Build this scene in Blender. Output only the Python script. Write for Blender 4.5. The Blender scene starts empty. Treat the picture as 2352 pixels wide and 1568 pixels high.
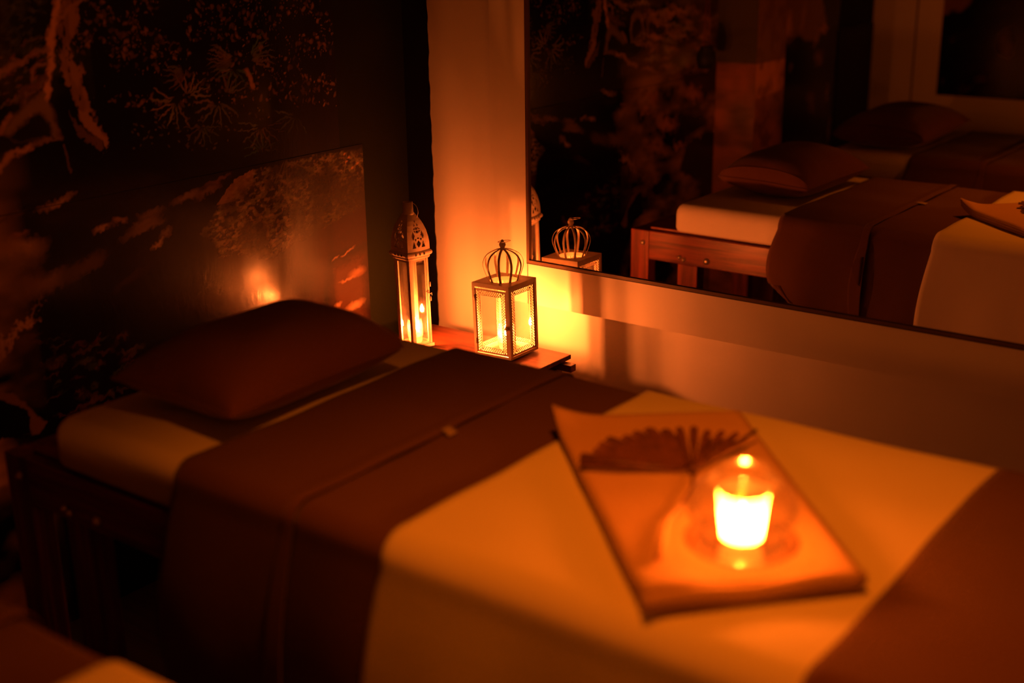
import bpy, math, random
import numpy as np
from mathutils import Matrix, Vector

random.seed(7)
RNG = np.random.default_rng(7)
scene = bpy.context.scene
COL = scene.collection
PI = math.pi

# ------------------------------------------------------------------ camera
W_, H_, F_ = 2352, 1568, 2949.65
YAW, PITCH, ROLL = 2.22035, -0.31474, -0.013975
CAM = Vector((2.212, -2.578, 1.48))
fwd = Vector((math.cos(PITCH) * math.cos(YAW), math.cos(PITCH) * math.sin(YAW), math.sin(PITCH)))
r0 = Vector((math.sin(YAW), -math.cos(YAW), 0)); u0 = r0.cross(fwd)
rgt = r0 * math.cos(ROLL) + u0 * math.sin(ROLL)
upv = -r0 * math.sin(ROLL) + u0 * math.cos(ROLL)
cd = bpy.data.cameras.new('camera'); cam = bpy.data.objects.new('camera', cd); COL.objects.link(cam)
cd.sensor_fit = 'HORIZONTAL'; cd.sensor_width = 36; cd.lens = F_ / W_ * 36
cam.matrix_world = Matrix(((rgt.x, upv.x, -fwd.x, CAM.x), (rgt.y, upv.y, -fwd.y, CAM.y), (rgt.z, upv.z, -fwd.z, CAM.z), (0, 0, 0, 1)))
cd.clip_start = 0.02
cd.dof.use_dof = True
cd.dof.focus_distance = (Vector((0.36, -0.18, 0.56)) - CAM).dot(fwd)
cd.dof.aperture_fstop = 1.6
scene.camera = cam

# ------------------------------------------------------------------ world and exposure
wd = bpy.data.worlds.new('world'); scene.world = wd; wd.use_nodes = True
wd.node_tree.nodes['Background'].inputs[0].default_value = (0, 0, 0, 1)
scene.view_settings.view_transform = 'Standard'; scene.view_settings.look = 'None'
scene.view_settings.gamma = 1; scene.view_settings.use_curve_mapping = False
scene.view_settings.exposure = 0.0
scene.cycles.max_bounces = 10; scene.cycles.transparent_max_bounces = 24
scene.cycles.sample_clamp_indirect = 4.0
scene.cycles.use_denoising = True
FLAME = (1.0, 0.163, 0.011)
FLAME_L = (1.0, 0.165, 0.024)
P_BED, P_CROWN, P_TALL, P_FILL_CANDLE, P_FILL_LAMP = 7200, 9500, 7000, 11500, 4     # radiance of each flame and of the added ceiling fill lamp

# ------------------------------------------------------------------ materials
def nmat(name):
    m = bpy.data.materials.new(name); m.use_nodes = True
    nt = m.node_tree; return m, nt, nt.nodes['Principled BSDF'], nt.nodes['Material Output']
def N(nt, t, **kw):
    n = nt.nodes.new(t)
    for k, v in kw.items():
        if k.startswith('i_'): n.inputs[k[2:].replace('_', ' ')].default_value = v
        else: setattr(n, k, v)
    return n
def rgba(c): return (c[0], c[1], c[2], 1)
def plain(name, col, rough=0.6, var=0.08, scale=12, bump=0.0, bscale=60, metal=0.0, spec=0.4, stretch=None, sheen=0.0):
    m, nt, b, o = nmat(name)
    tc = N(nt, 'ShaderNodeTexCoord'); mp = N(nt, 'ShaderNodeMapping')
    nt.links.new(tc.outputs['Object'], mp.inputs[0])
    if stretch: mp.inputs['Scale'].default_value = stretch
    nz = N(nt, 'ShaderNodeTexNoise', i_Scale=scale, i_Detail=6.0); nt.links.new(mp.outputs[0], nz.inputs['Vector'])
    rp = N(nt, 'ShaderNodeValToRGB')
    rp.color_ramp.elements[0].position = 0.3; rp.color_ramp.elements[1].position = 0.7
    rp.color_ramp.elements[0].color = rgba([c * (1 - var) for c in col]); rp.color_ramp.elements[1].color = rgba([min(1, c * (1 + var)) for c in col])
    nt.links.new(nz.outputs['Fac'], rp.inputs[0]); nt.links.new(rp.outputs[0], b.inputs['Base Color'])
    b.inputs['Roughness'].default_value = rough; b.inputs['Metallic'].default_value = metal
    b.inputs['Specular IOR Level'].default_value = spec
    if sheen: b.inputs['Sheen Weight'].default_value = sheen
    if bump:
        n2 = N(nt, 'ShaderNodeTexNoise', i_Scale=bscale, i_Detail=4.0); nt.links.new(mp.outputs[0], n2.inputs['Vector'])
        bp = N(nt, 'ShaderNodeBump', i_Strength=bump, i_Distance=0.002); nt.links.new(n2.outputs['Fac'], bp.inputs['Height'])
        nt.links.new(bp.outputs[0], b.inputs['Normal'])
    return m
def fabric(name, col, var=0.05, weave=900, bump=0.25):
    m, nt, b, o = nmat(name)
    tc = N(nt, 'ShaderNodeTexCoord')
    nz = N(nt, 'ShaderNodeTexNoise', i_Scale=5.0, i_Detail=5.0); nt.links.new(tc.outputs['Object'], nz.inputs['Vector'])
    rp = N(nt, 'ShaderNodeValToRGB'); rp.color_ramp.elements[0].color = rgba([c * (1 - var) for c in col]); rp.color_ramp.elements[1].color = rgba([c * (1 + var) for c in col])
    nt.links.new(nz.outputs['Fac'], rp.inputs[0]); nt.links.new(rp.outputs[0], b.inputs['Base Color'])
    b.inputs['Roughness'].default_value = 0.95; b.inputs['Specular IOR Level'].default_value = 0.1
    b.inputs['Sheen Weight'].default_value = 0.15
    n2 = N(nt, 'ShaderNodeTexNoise', i_Scale=9.0, i_Detail=3.0); nt.links.new(tc.outputs['Object'], n2.inputs['Vector'])
    n3 = N(nt, 'ShaderNodeTexNoise', i_Scale=float(weave), i_Detail=1.0); nt.links.new(tc.outputs['Object'], n3.inputs['Vector'])
    b1 = N(nt, 'ShaderNodeBump', i_Strength=bump, i_Distance=0.006); nt.links.new(n2.outputs['Fac'], b1.inputs['Height'])
    b2 = N(nt, 'ShaderNodeBump', i_Strength=0.3, i_Distance=0.0006); nt.links.new(n3.outputs['Fac'], b2.inputs['Height'])
    nt.links.new(b1.outputs[0], b2.inputs['Normal']); nt.links.new(b2.outputs[0], b.inputs['Normal'])
    return m
def wood(name, dark, light, scale=3.0, axis=0, rough=0.45):
    m, nt, b, o = nmat(name)
    tc = N(nt, 'ShaderNodeTexCoord'); mp = N(nt, 'ShaderNodeMapping')
    s = [22.0, 22.0, 22.0]; s[axis] = 1.3; mp.inputs['Scale'].default_value = s
    nt.links.new(tc.outputs['Object'], mp.inputs[0])
    nz = N(nt, 'ShaderNodeTexNoise', i_Scale=scale, i_Detail=8.0, i_Distortion=0.6); nt.links.new(mp.outputs[0], nz.inputs['Vector'])
    rp = N(nt, 'ShaderNodeValToRGB'); rp.color_ramp.elements[0].position = 0.36; rp.color_ramp.elements[1].position = 0.62
    rp.color_ramp.elements[0].color = rgba(dark); rp.color_ramp.elements[1].color = rgba(light)
    nt.links.new(nz.outputs['Fac'], rp.inputs[0]); nt.links.new(rp.outputs[0], b.inputs['Base Color'])
    b.inputs['Roughness'].default_value = rough
    bp = N(nt, 'ShaderNodeBump', i_Strength=0.25, i_Distance=0.001); nt.links.new(nz.outputs['Fac'], bp.inputs['Height']); nt.links.new(bp.outputs[0], b.inputs['Normal'])
    return m
def thin_glass(name, haze=0.06, gloss=0.10, tint=(1, 1, 1), rough=0.03):
    m, nt, b, o = nmat(name); nt.nodes.remove(b)
    tr = N(nt, 'ShaderNodeBsdfTransparent'); tr.inputs[0].default_value = rgba(tint)
    gl = N(nt, 'ShaderNodeBsdfGlossy'); gl.inputs['Roughness'].default_value = rough
    tl = N(nt, 'ShaderNodeBsdfTranslucent'); tl.inputs[0].default_value = (0.9, 0.85, 0.75, 1)
    lw = N(nt, 'ShaderNodeLayerWeight', i_Blend=0.35)
    ma = N(nt, 'ShaderNodeMath', operation='MULTIPLY_ADD'); ma.inputs[1].default_value = 0.7; ma.inputs[2].default_value = gloss * 0.4
    nt.links.new(lw.outputs['Facing'], ma.inputs[0])
    tc = N(nt, 'ShaderNodeTexCoord'); nz = N(nt, 'ShaderNodeTexNoise', i_Scale=45.0, i_Detail=6.0); nt.links.new(tc.outputs['Object'], nz.inputs['Vector'])
    mr = N(nt, 'ShaderNodeMapRange'); mr.inputs['From Min'].default_value = 0.35; mr.inputs['From Max'].default_value = 0.8; mr.inputs['To Min'].default_value = haze * 0.4; mr.inputs['To Max'].default_value = haze * 2
    nt.links.new(nz.outputs['Fac'], mr.inputs['Value'])
    m1 = N(nt, 'ShaderNodeMixShader'); m2 = N(nt, 'ShaderNodeMixShader')
    nt.links.new(mr.outputs[0], m1.inputs[0]); nt.links.new(tr.outputs[0], m1.inputs[1]); nt.links.new(tl.outputs[0], m1.inputs[2])
    nt.links.new(ma.outputs[0], m2.inputs[0]); nt.links.new(m1.outputs[0], m2.inputs[1]); nt.links.new(gl.outputs[0], m2.inputs[2])
    nt.links.new(m2.outputs[0], o.inputs['Surface'])
    return m
def frosted(name, clear=0.45):
    m, nt, b, o = nmat(name); nt.nodes.remove(b)
    tr = N(nt, 'ShaderNodeBsdfTransparent'); tl = N(nt, 'ShaderNodeBsdfTranslucent'); tl.inputs[0].default_value = (0.95, 0.93, 0.9, 1)
    nz = N(nt, 'ShaderNodeTexNoise', i_Scale=30.0); mr = N(nt, 'ShaderNodeMapRange'); mr.inputs['To Min'].default_value = 1 - clear - 0.05; mr.inputs['To Max'].default_value = 1 - clear + 0.05
    nt.links.new(nz.outputs['Fac'], mr.inputs['Value'])
    mx = N(nt, 'ShaderNodeMixShader'); nt.links.new(mr.outputs[0], mx.inputs[0])
    nt.links.new(tr.outputs[0], mx.inputs[1]); nt.links.new(tl.outputs[0], mx.inputs[2]); nt.links.new(mx.outputs[0], o.inputs['Surface'])
    return m
def emis(name, col, s):
    m, nt, b, o = nmat(name)
    b.inputs['Base Color'].default_value = (0, 0, 0, 1); b.inputs['Emission Color'].default_value = rgba(col); b.inputs['Emission Strength'].default_value = s
    return m

M = {}
M['wall'] = plain('white_wall_paint', (0.78, 0.74, 0.66), 0.55, 0.02, 4, bump=0.12, bscale=90)
M['panel'] = plain('white_panel_paint', (0.8, 0.76, 0.68), 0.38, 0.02, 3, bump=0.06, bscale=70)
M['darkpaint'] = plain('dark_olive_wall_paint', (0.0085, 0.010, 0.0025), 0.55, 0.12, 5, spec=0.12, bump=0.1, bscale=60)
M['darkpaint2'] = plain('dark_brown_wall_paint', (0.0065, 0.0045, 0.0025), 0.55, 0.12, 5, spec=0.15, bump=0.1, bscale=60)
M['ceiling'] = plain('ceiling_paint', (0.10, 0.09, 0.08), 0.8, 0.03, 4)
M['floor'] = wood('dark_floor_boards', (0.012, 0.009, 0.007), (0.03, 0.02, 0.014), 3, 0, 0.5)
M['sheet'] = fabric('white_sheet_cotton', (0.72, 0.68, 0.60))
M['cover'] = fabric('white_cover_cotton', (0.70, 0.65, 0.55))
M['brown'] = fabric('brown_blanket_cotton', (0.110, 0.050, 0.027), 0.06)
M['brown_hem'] = fabric('brown_hem_cotton', (0.122, 0.056, 0.031), 0.05)
M['pillow'] = fabric('brown_pillow_cotton', (0.130, 0.054, 0.029), 0.06, bump=0.3)
M['towel'] = fabric('orange_towel_cloth', (0.56, 0.36, 0.22), 0.08, 500, 0.6)
M['redwood'] = wood('red_brown_pine', (0.07, 0.012, 0.005), (0.21, 0.038, 0.012), 3.2, 0, 0.35)
M['redwood_v'] = wood('red_brown_pine_post', (0.06, 0.011, 0.005), (0.20, 0.036, 0.012), 3.2, 2, 0.4)
M['stool'] = wood('red_brown_stool_board', (0.07, 0.016, 0.006), (0.15, 0.036, 0.012), 2.6, 0, 0.4)
M['metal'] = plain('cream_painted_metal', (0.62, 0.52, 0.40), 0.42, 0.22, 28, bump=0.1, bscale=120, spec=0.5)
M['bare'] = plain('bare_steel', (0.75, 0.68, 0.55), 0.3, 0.1, 30, metal=0.9)
M['glass'] = thin_glass('lantern_glass', 0.012)
M['clear'] = thin_glass('clear_jar_glass', 0.10, 0.25)
M['bowlglass'] = thin_glass('bowl_glass', 0.012, 0.06, (0.93, 0.9, 0.86), 0.16)
M['frost'] = frosted('frosted_cup', 0.12)
M['wax'] = frosted('white_wax', 0.12)
M['wick'] = plain('burnt_wick', (0.01, 0.008, 0.006), 0.9)
M['fan'] = plain('brown_pleated_fan', (0.13, 0.045, 0.02), 0.8, 0.35, 60, stretch=(1, 1, 1))
M['fanstick'] = wood('dark_fan_stick', (0.05, 0.018, 0.008), (0.12, 0.045, 0.02), 3, 0)
M['mirror_edge'] = plain('brown_mirror_trim', (0.10, 0.055, 0.03), 0.5, 0.1, 20)
M['dark_edge'] = plain('dark_mirror_gap', (0.02, 0.012, 0.008), 0.6)
M['tag'] = plain('white_care_label', (0.34, 0.27, 0.22), 0.8, 0.03)
M['black'] = plain('black_pot', (0.01, 0.009, 0.008), 0.6)
m, nt, b, o = nmat('mirror_glass')
b.inputs['Base Color'].default_value = (0.66, 0.64, 0.60, 1); b.inputs['Metallic'].default_value = 1; b.inputs['Roughness'].default_value = 0.0
M['mirror'] = m
m, nt, b, o = nmat('mural_print')
at = N(nt, 'ShaderNodeVertexColor', layer_name='paint'); nt.links.new(at.outputs['Color'], b.inputs['Base Color'])
b.inputs['Roughness'].default_value = 0.18; b.inputs['Specular IOR Level'].default_value = 0.45
tc = N(nt, 'ShaderNodeTexCoord'); mp = N(nt, 'ShaderNodeMapping'); mp.inputs['Scale'].default_value = (1, 1.8, 0.8); nt.links.new(tc.outputs['Object'], mp.inputs[0])
n1 = N(nt, 'ShaderNodeTexNoise', i_Scale=34.0, i_Detail=8.0, i_Roughness=0.65, i_Distortion=0.6); nt.links.new(mp.outputs[0], n1.inputs['Vector'])
bp = N(nt, 'ShaderNodeBump', i_Strength=0.14, i_Distance=0.0018); nt.links.new(n1.outputs['Fac'], bp.inputs['Height']); nt.links.new(bp.outputs[0], b.inputs['Normal'])
M['mural'] = m

# ------------------------------------------------------------------ object helpers
def tag(o, label=None, cat=None, group=None, kind=None):
    if label: o['label'] = label
    if cat: o['category'] = cat
    if group: o['group'] = group
    if kind: o['kind'] = kind
    return o
def empty(name, loc, rot=(0, 0, 0), **kw):
    o = bpy.data.objects.new(name, None); COL.objects.link(o); o.location = loc; o.rotation_euler = rot
    o.empty_display_size = 0.05
    return tag(o, **kw)
class MB:
    def __init__(s): s.v = []; s.f = []
    def add(s, vs, fs):
        n = len(s.v); s.v += [tuple(v) for v in vs]; s.f += [tuple(i + n for i in f) for f in fs]; return s
    def box(s, a, b, ch=0.0):
        x0, y0, z0 = a; x1, y1, z1 = b
        if ch <= 0:
            vs = [(x, y, z) for z in (z0, z1) for x, y in ((x0, y0), (x1, y0), (x1, y1), (x0, y1))]
            return s.add(vs, [(3, 2, 1, 0), (4, 5, 6, 7), (0, 1, 5, 4), (1, 2, 6, 5), (2, 3, 7, 6), (3, 0, 4, 7)])
        c = ch; rings = []
        for z, i in ((z0, c), (z0 + c, 0), (z1 - c, 0), (z1, c)):
            rings.append([(x0 + c + (0 if 0 else 0), y0 + i, z), (x1 - c, y0 + i, z), (x1 - i, y0 + c, z), (x1 - i, y1 - c, z), (x1 - c, y1 - i, z), (x0 + c, y1 - i, z), (x0 + i, y1 - c, z), (x0 + i, y0 + c, z)])
        return s.loft(rings, True)
    def loft(s, rings, cap=False, closed=True):
        n = len(rings[0]); vs = [p for r in rings for p in r]; fs = []
        for k in range(len(rings) - 1):
            for i in range(n if closed else n - 1):
                j = (i + 1) % n; fs.append((k * n + i, k * n + j, (k + 1) * n + j, (k + 1) * n + i))
        if cap: fs.append(tuple(reversed(range(n)))); fs.append(tuple((len(rings) - 1) * n + i for i in range(n)))
        return s.add(vs, fs)
    def lathe(s, prof, n=32, c=(0, 0, 0), cap=False):
        rings = [[(c[0] + r * math.cos(2 * PI * i / n), c[1] + r * math.sin(2 * PI * i / n), c[2] + z) for i in range(n)] for r, z in prof]
        return s.loft(rings, cap)
    def tube(s, pts, r, n=8, cap=True, closed=False):
        P = [Vector(p) for p in pts]; rings = []; m_ = len(P)
        for i, p in enumerate(P):
            a = P[(i - 1) % m_] if closed else P[max(i - 1, 0)]; b_ = P[(i + 1) % m_] if closed else P[min(i + 1, m_ - 1)]
            t = (b_ - a).normalized(); ref = Vector((0, 0, 1)) if abs(t.z) < 0.9 else Vector((1, 0, 0))
            x = t.cross(ref).normalized(); y = x.cross(t)
            rr = r[i] if isinstance(r, (list, tuple)) else r
            rings.append([tuple(p + x * rr * math.cos(2 * PI * k / n) + y * rr * math.sin(2 * PI * k / n)) for k in range(n)])
        if closed: rings.append(rings[0]); cap = False
        return s.loft(rings, cap)
    def build(s, name, mat, parent=None, smooth=False, loc=None, rot=None):
        me = bpy.data.meshes.new(name); me.from_pydata(s.v, [], s.f); me.update()
        if mat: me.materials.append(mat)
        if smooth: me.polygons.foreach_set('use_smooth', [True] * len(me.polygons))
        o = bpy.data.objects.new(name, me); COL.objects.link(o)
        if parent: o.parent = parent
        if loc: o.location = loc
        if rot: o.rotation_euler = rot
        return o
def copy_tree(o, parent=None):
    c = o.copy(); COL.objects.link(c); c.parent = parent
    for ch in o.children: copy_tree(ch, c)
    return c
def solidify(o, t, off=0.0):
    m = o.modifiers.new('thickness', 'SOLIDIFY'); m.thickness = t; m.offset = off; return o
def bevel(o, w=0.002, seg=2):
    m = o.modifiers.new('edge', 'BEVEL'); m.width = w; m.segments = seg; m.limit_method = 'ANGLE'; return o

# ------------------------------------------------------------------ room shell
def struct(name, a, b, mat):
    return tag(MB().box(a, b).build(name, mat), kind='structure')
XR, YF, ZCEIL = 3.4, -3.30, 2.35
XW = -0.13     # mural wall
def ray(px, py):
    return (fwd + rgt * ((px - W_ / 2) / F_) + upv * ((H_ / 2 - py) / F_))
def hit(px, py, ax, val, mir=False):
    '''point of an axis plane seen at a picture position, directly or in the mirror (the mirror is the plane y = 0)'''
    d = ray(px, py); c = CAM.copy()
    if mir: d = Vector((d.x, -d.y, d.z)); c = Vector((c.x, -c.y, c.z))
    return c + d * ((val - c[ax]) / d[ax])
struct('floor', (XW - 0.1, YF - 0.1, -0.1), (XR + 0.1, 0.2, 0.0), M['floor'])
struct('ceiling', (XW - 0.1, YF - 0.1, ZCEIL), (XR + 0.1, 0.2, ZCEIL + 0.1), M['ceiling'])
struct('wall_back', (XW, 0.045, 0.0), (XR, 0.145, ZCEIL), M['wall'])          # white wall behind the mirror panel
struct('wall_front', (XW, YF - 0.1, 0.0), (XR, YF, ZCEIL), M['wall'])
struct('wall_right', (XR, YF, 0.0), (XR + 0.1, 0.045, ZCEIL), M['wall'])
struct('wall_left', (XW - 0.1, YF, 0.0), (XW, 0.045, ZCEIL), M['darkpaint'])
# dark painted part of the back wall next to the corner, its painted edge slightly uneven
pm = MB(); rings = []
edge = sorted([(hit(x, y, 1, 0.043).z, hit(x, y, 1, 0.043).x) for x, y in ((975, -40), (980, 30), (984, 110), (983, 128), (986, 200), (990, 300), (994, 400), (997, 480), (1001, 560), (1004, 640), (1007, 740))])
edge = [(0, edge[0][1])] + edge + [(ZCEIL, edge[-1][1] - 0.01)]
for k in range(161):
    z = ZCEIL * k / 160; e = np.interp(z, [q[0] for q in edge], [q[1] for q in edge]) + 0.0012 * math.sin(z * 61) + 0.0009 * math.sin(z * 137)
    rings.append([(XW + 0.0002, 0.0432, z), (e, 0.0432, z), (e, 0.0450, z), (XW + 0.0002, 0.0450, z)])
pm.loft(rings, True); tag(pm.build('trim_1', M['darkpaint2']), kind='structure')
# white projecting panel that carries the mirror
struct('trim_2', (0.193, 0.004, 0.539), (XR - 0.001, 0.0449, ZCEIL - 0.001), M['panel'])
struct('trim_3', (0.3045, 0.0032, 0.539), (0.3060, 0.0041, 0.651), M['dark_edge'])
# column standing out of the mural wall, and details of the far wall
YC0 = hit(1640, 300, 0, XW, True).y; XC = hit(1735, 200, 1, YC0, True).x; YC1 = hit(1797, 250, 0, XC, True).y
struct('trim_4', (XW, YC1, 0.0), (XC, YC0, ZCEIL - 0.001), M['darkpaint'])
YB = hit(1917, 200, 0, XW, True).y
struct('trim_5', (XW, YF + 0.0005, 0.0), (XW + 0.006, YB, hit(1960, 60, 0, XW, True).z), M['black'])
sx = hit(2100, 120, 1, YF, True).x
struct('trim_6', (sx - 0.003, YF, hit(2092, 234, 1, YF, True).z), (sx + 0.003, YF + 0.0015, ZCEIL - 0.001), M['dark_edge'])

# ------------------------------------------------------------------ murals (printed forest stream photographs)
def hitx(px, py, x=None, mir=False):
    p = hit(px, py, 0, XW if x is None else x, mir); return p.y, p.z
def vnoise(Y, Z, s, seed=0, sy=1.0, sz=1.0):
    g = np.random.default_rng(seed).random((256, 256))
    a = Y * s * sy + 1000.3; b_ = Z * s * sz + 1000.7
    i = np.floor(a).astype(int); j = np.floor(b_).astype(int); fa = a - i; fb = b_ - j
    fa = fa * fa * (3 - 2 * fa); fb = fb * fb * (3 - 2 * fb)
    q = lambda ii, jj: g[ii % 256, jj % 256]
    return (q(i, j) * (1 - fa) + q(i + 1, j) * fa) * (1 - fb) + (q(i, j + 1) * (1 - fa) + q(i + 1, j + 1) * fa) * fb
def fbm(Y, Z, s, seed=0, oc=4, sy=1.0, sz=1.0):
    r = 0; a = 1; t = 0
    for k in range(oc):
        r = r + a * vnoise(Y, Z, s * 2 ** k, seed + k, sy, sz); t += a; a *= 0.55
    return r / t
class Paint:
    def __init__(s, ys, zs):
        s.Y, s.Z = np.meshgrid(ys, zs); s.C = np.zeros(s.Y.shape + (3,)) + np.array((0.0012, 0.0009, 0.0006))
        s.ny = fbm(s.Y, s.Z, 28, 11) - 0.5 + 0.55 * (fbm(s.Y, s.Z, 130, 12, 2) - 0.5); s.nz = fbm(s.Y, s.Z, 28, 31) - 0.5 + 0.55 * (fbm(s.Y, s.Z, 130, 32, 2) - 0.5)
    def over(s, m, col):
        s.C = s.C * (1 - m[..., None]) + np.array(col) * m[..., None]
    def blob(s, c, ry, rz, ang, col, a=1.0, soft=0.35, wob=0.0, pw=2.0):
        R_ = max(ry, rz) * 1.6 + wob
        ii = np.where((s.Y[0] > c[0] - R_) & (s.Y[0] < c[0] + R_))[0]; jj = np.where((s.Z[:, 0] > c[1] - R_) & (s.Z[:, 0] < c[1] + R_))[0]
        if len(ii) == 0 or len(jj) == 0: return
        sl = (slice(jj[0], jj[-1] + 1), slice(ii[0], ii[-1] + 1))
        dy = s.Y[sl] - c[0] + wob * s.ny[sl]; dz = s.Z[sl] - c[1] + wob * s.nz[sl]
        ca, sa = math.cos(ang), math.sin(ang); u = (dy * ca + dz * sa) / ry; v = (-dy * sa + dz * ca) / rz
        d = (np.abs(u) ** pw + np.abs(v) ** pw) ** (1 / pw)
        m = np.clip((1 - d) / soft, 0, 1) * a
        s.C[sl] = s.C[sl] * (1 - m[..., None]) + np.array(col) * m[..., None]
    def poly(s, pts, col, wob=0.0, edge=0.004, a=1.0, tex=None):
        Y = s.Y + wob * s.ny; Z = s.Z + wob * s.nz; ins = np.zeros(Y.shape, bool); dist = np.full(Y.shape, 9.0)
        for (y1, z1), (y2, z2) in zip(pts, pts[1:] + pts[:1]):
            c = ((z1 > Z) != (z2 > Z)) & (Y < (y2 - y1) * (Z - z1) / (z2 - z1 + 1e-12) + y1); ins ^= c
            L = (y2 - y1) ** 2 + (z2 - z1) ** 2 + 1e-12; t = np.clip(((Y - y1) * (y2 - y1) + (Z - z1) * (z2 - z1)) / L, 0, 1)
            dist = np.minimum(dist, np.hypot(Y - y1 - t * (y2 - y1), Z - z1 - t * (z2 - z1)))
        m = np.where(ins, np.clip(dist / edge, 0, 1), 0) * a
        if tex is not None: m = m * tex
        s.over(m, col); return ins, dist
    def line(s, pts, w, col, wob=0.004, a=1.0):
        Y = s.Y + wob * s.ny; Z = s.Z + wob * s.nz
        for k, ((y1, z1), (y2, z2)) in enumerate(zip(pts[:-1], pts[1:])):
            L = (y2 - y1) ** 2 + (z2 - z1) ** 2 + 1e-12; t = np.clip(((Y - y1) * (y2 - y1) + (Z - z1) * (z2 - z1)) / L, 0, 1)
            d = np.hypot(Y - y1 - t * (y2 - y1), Z - z1 - t * (z2 - z1))
            s.over(np.clip(1.3 - d / w, 0, 1) * a, col)
    def build(s, name, xf, label, keep=None, mat=None, parent=None):
        if keep is not None:
            F_ll = (s.Y, s.Z, s.C); s.Y, s.Z, s.C = s.Y[keep], s.Z[keep], s.C[keep]; o = s.build(name, xf, label, None, mat, parent); s.Y, s.Z, s.C = F_ll; return o
        nz, ny = s.Y.shape; X = np.vectorize(xf)(s.Y[0]) if callable(xf) else np.full(ny, xf)
        V = np.stack([np.broadcast_to(X, s.Y.shape), s.Y, s.Z], -1).reshape(-1, 3)
        i = np.arange(nz * ny).reshape(nz, ny); Fq = np.stack([i[:-1, :-1], i[1:, :-1], i[1:, 1:], i[:-1, 1:]], -1).reshape(-1, 4)
        me = bpy.data.meshes.new(name); me.vertices.add(len(V)); me.vertices.foreach_set('co', V.ravel().astype(np.float32))
        me.loops.add(Fq.size); me.loops.foreach_set('vertex_index', Fq.ravel().astype(np.int32))
        me.polygons.add(len(Fq)); me.polygons.foreach_set('loop_start', (np.arange(len(Fq)) * 4).astype(np.int32)); me.polygons.foreach_set('loop_total', np.full(len(Fq), 4, np.int32))
        me.update(calc_edges=True)
        ca = me.color_attributes.new('paint', 'FLOAT_COLOR', 'POINT')
        ca.data.foreach_set('color', np.concatenate([np.clip(s.C, 0, 1).reshape(-1, 3), np.ones((len(V), 1))], 1).ravel().astype(np.float32))
        me.materials.append(mat or M['mural']); o = bpy.data.objects.new(name, me); COL.objects.link(o)
        if parent is not None: o.parent = parent
        elif label: tag(o, label, 'mural', 'printed forest murals')
        return o
BR = 0.62
def col(r, g, b_): return (r * BR, g * BR, b_ * BR)
TR, TRD, LEAF, GRN, WAT, WATL, MOSS, MOSSL = col(.42, .23, .12), col(.16, .085, .05), col(.55, .30, .16), col(.11, .13, .08), col(.20, .12, .075), col(.42, .25, .14), col(.20, .17, .07), col(.46, .30, .14)
rnd = random.Random(3)

# upper sheet
BR = 1.0
YU, YL_ = hitx(772, 200)[0], hitx(840, 500)[0]
ZL = hitx(800, 336)[1]
ys = np.concatenate([np.arange(YC0, -1.25, 0.004), np.arange(-1.25, YL_, 0.0021)]); zs = np.concatenate([np.arange(0.0, 0.36, 0.012), np.arange(0.36, 1.42, 0.0021), np.arange(1.42, ZCEIL, 0.012)])
P = Paint(ys, zs); UPM = np.clip((P.Z - 0.97) / 0.02, 0, 1)
D = lambda x, y: hitx(x, y); Q = lambda x, y: hitx(x, y, None, True)
far = np.clip((-1.10 - P.Y) / 0.2, 0, 1) * UPM
n = fbm(P.Y, P.Z, 14, 5); P.over(np.clip((n - 0.52) * 5, 0, 1) * 0.5 * np.clip((P.Z - 1.12) / 0.15, 0, 1) * (P.Y < -0.93), GRN)
P.over(far * np.clip(fbm(P.Y, P.Z, 5, 8, 3, 0.6, 2.0) * 2.2 - 0.75, 0, 1) * 0.9, col(.34, .19, .09))
tealm = UPM * np.clip((-1.40 - P.Y) / 0.15, 0, 1) * np.clip(fbm(P.Y, P.Z, 6, 18, 3, 0.7, 1.6) * 2.0 - 0.55, 0, 1)
P.over(tealm * 0.85, col(.40, .36, .17))
# leaf litter on the dark bank
for k in range(2100):
    x = rnd.uniform(165, 775); y = rnd.uniform(-10, 245)
    dens = (0.85 if y < 130 else 0.5) * (1.0 if 230 < x else 0.8)
    if x > 690: dens += 0.2
    if vnoise(np.array([x / 60.0]), np.array([y / 45.0]), 1, 77)[0] < 0.36 or rnd.random() > dens: continue
    c = D(x, y); s_ = rnd.choice([.0016, .0020, .0026, .0034, .0055])
    q_ = rnd.random(); P.blob(c, s_ * rnd.uniform(1, 2.2), s_, rnd.uniform(-1.4, 1.4), tuple(v * (0.15 + 0.55 * q_ * q_) for v in LEAF), 0.9, 0.6, 0.012)
for k in range(120):
    x = rnd.uniform(300, 620); y = rnd.uniform(240, 345); P.blob(D(x, y), rnd.uniform(.003, .008), .003, rnd.uniform(-1, 1), col(.10, .08, .04), 0.55, 0.6, 0.006)
for k in range(260):    # the same bank further up, above the picture
    P.blob((rnd.uniform(-1.5, -0.3), rnd.uniform(1.36, ZCEIL)), rnd.uniform(.006, .02), .008, rnd.uniform(-1.4, 1.4), tuple(v * rnd.uniform(.2, .8) for v in LEAF), 0.8, 0.6, 0.02)
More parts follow.
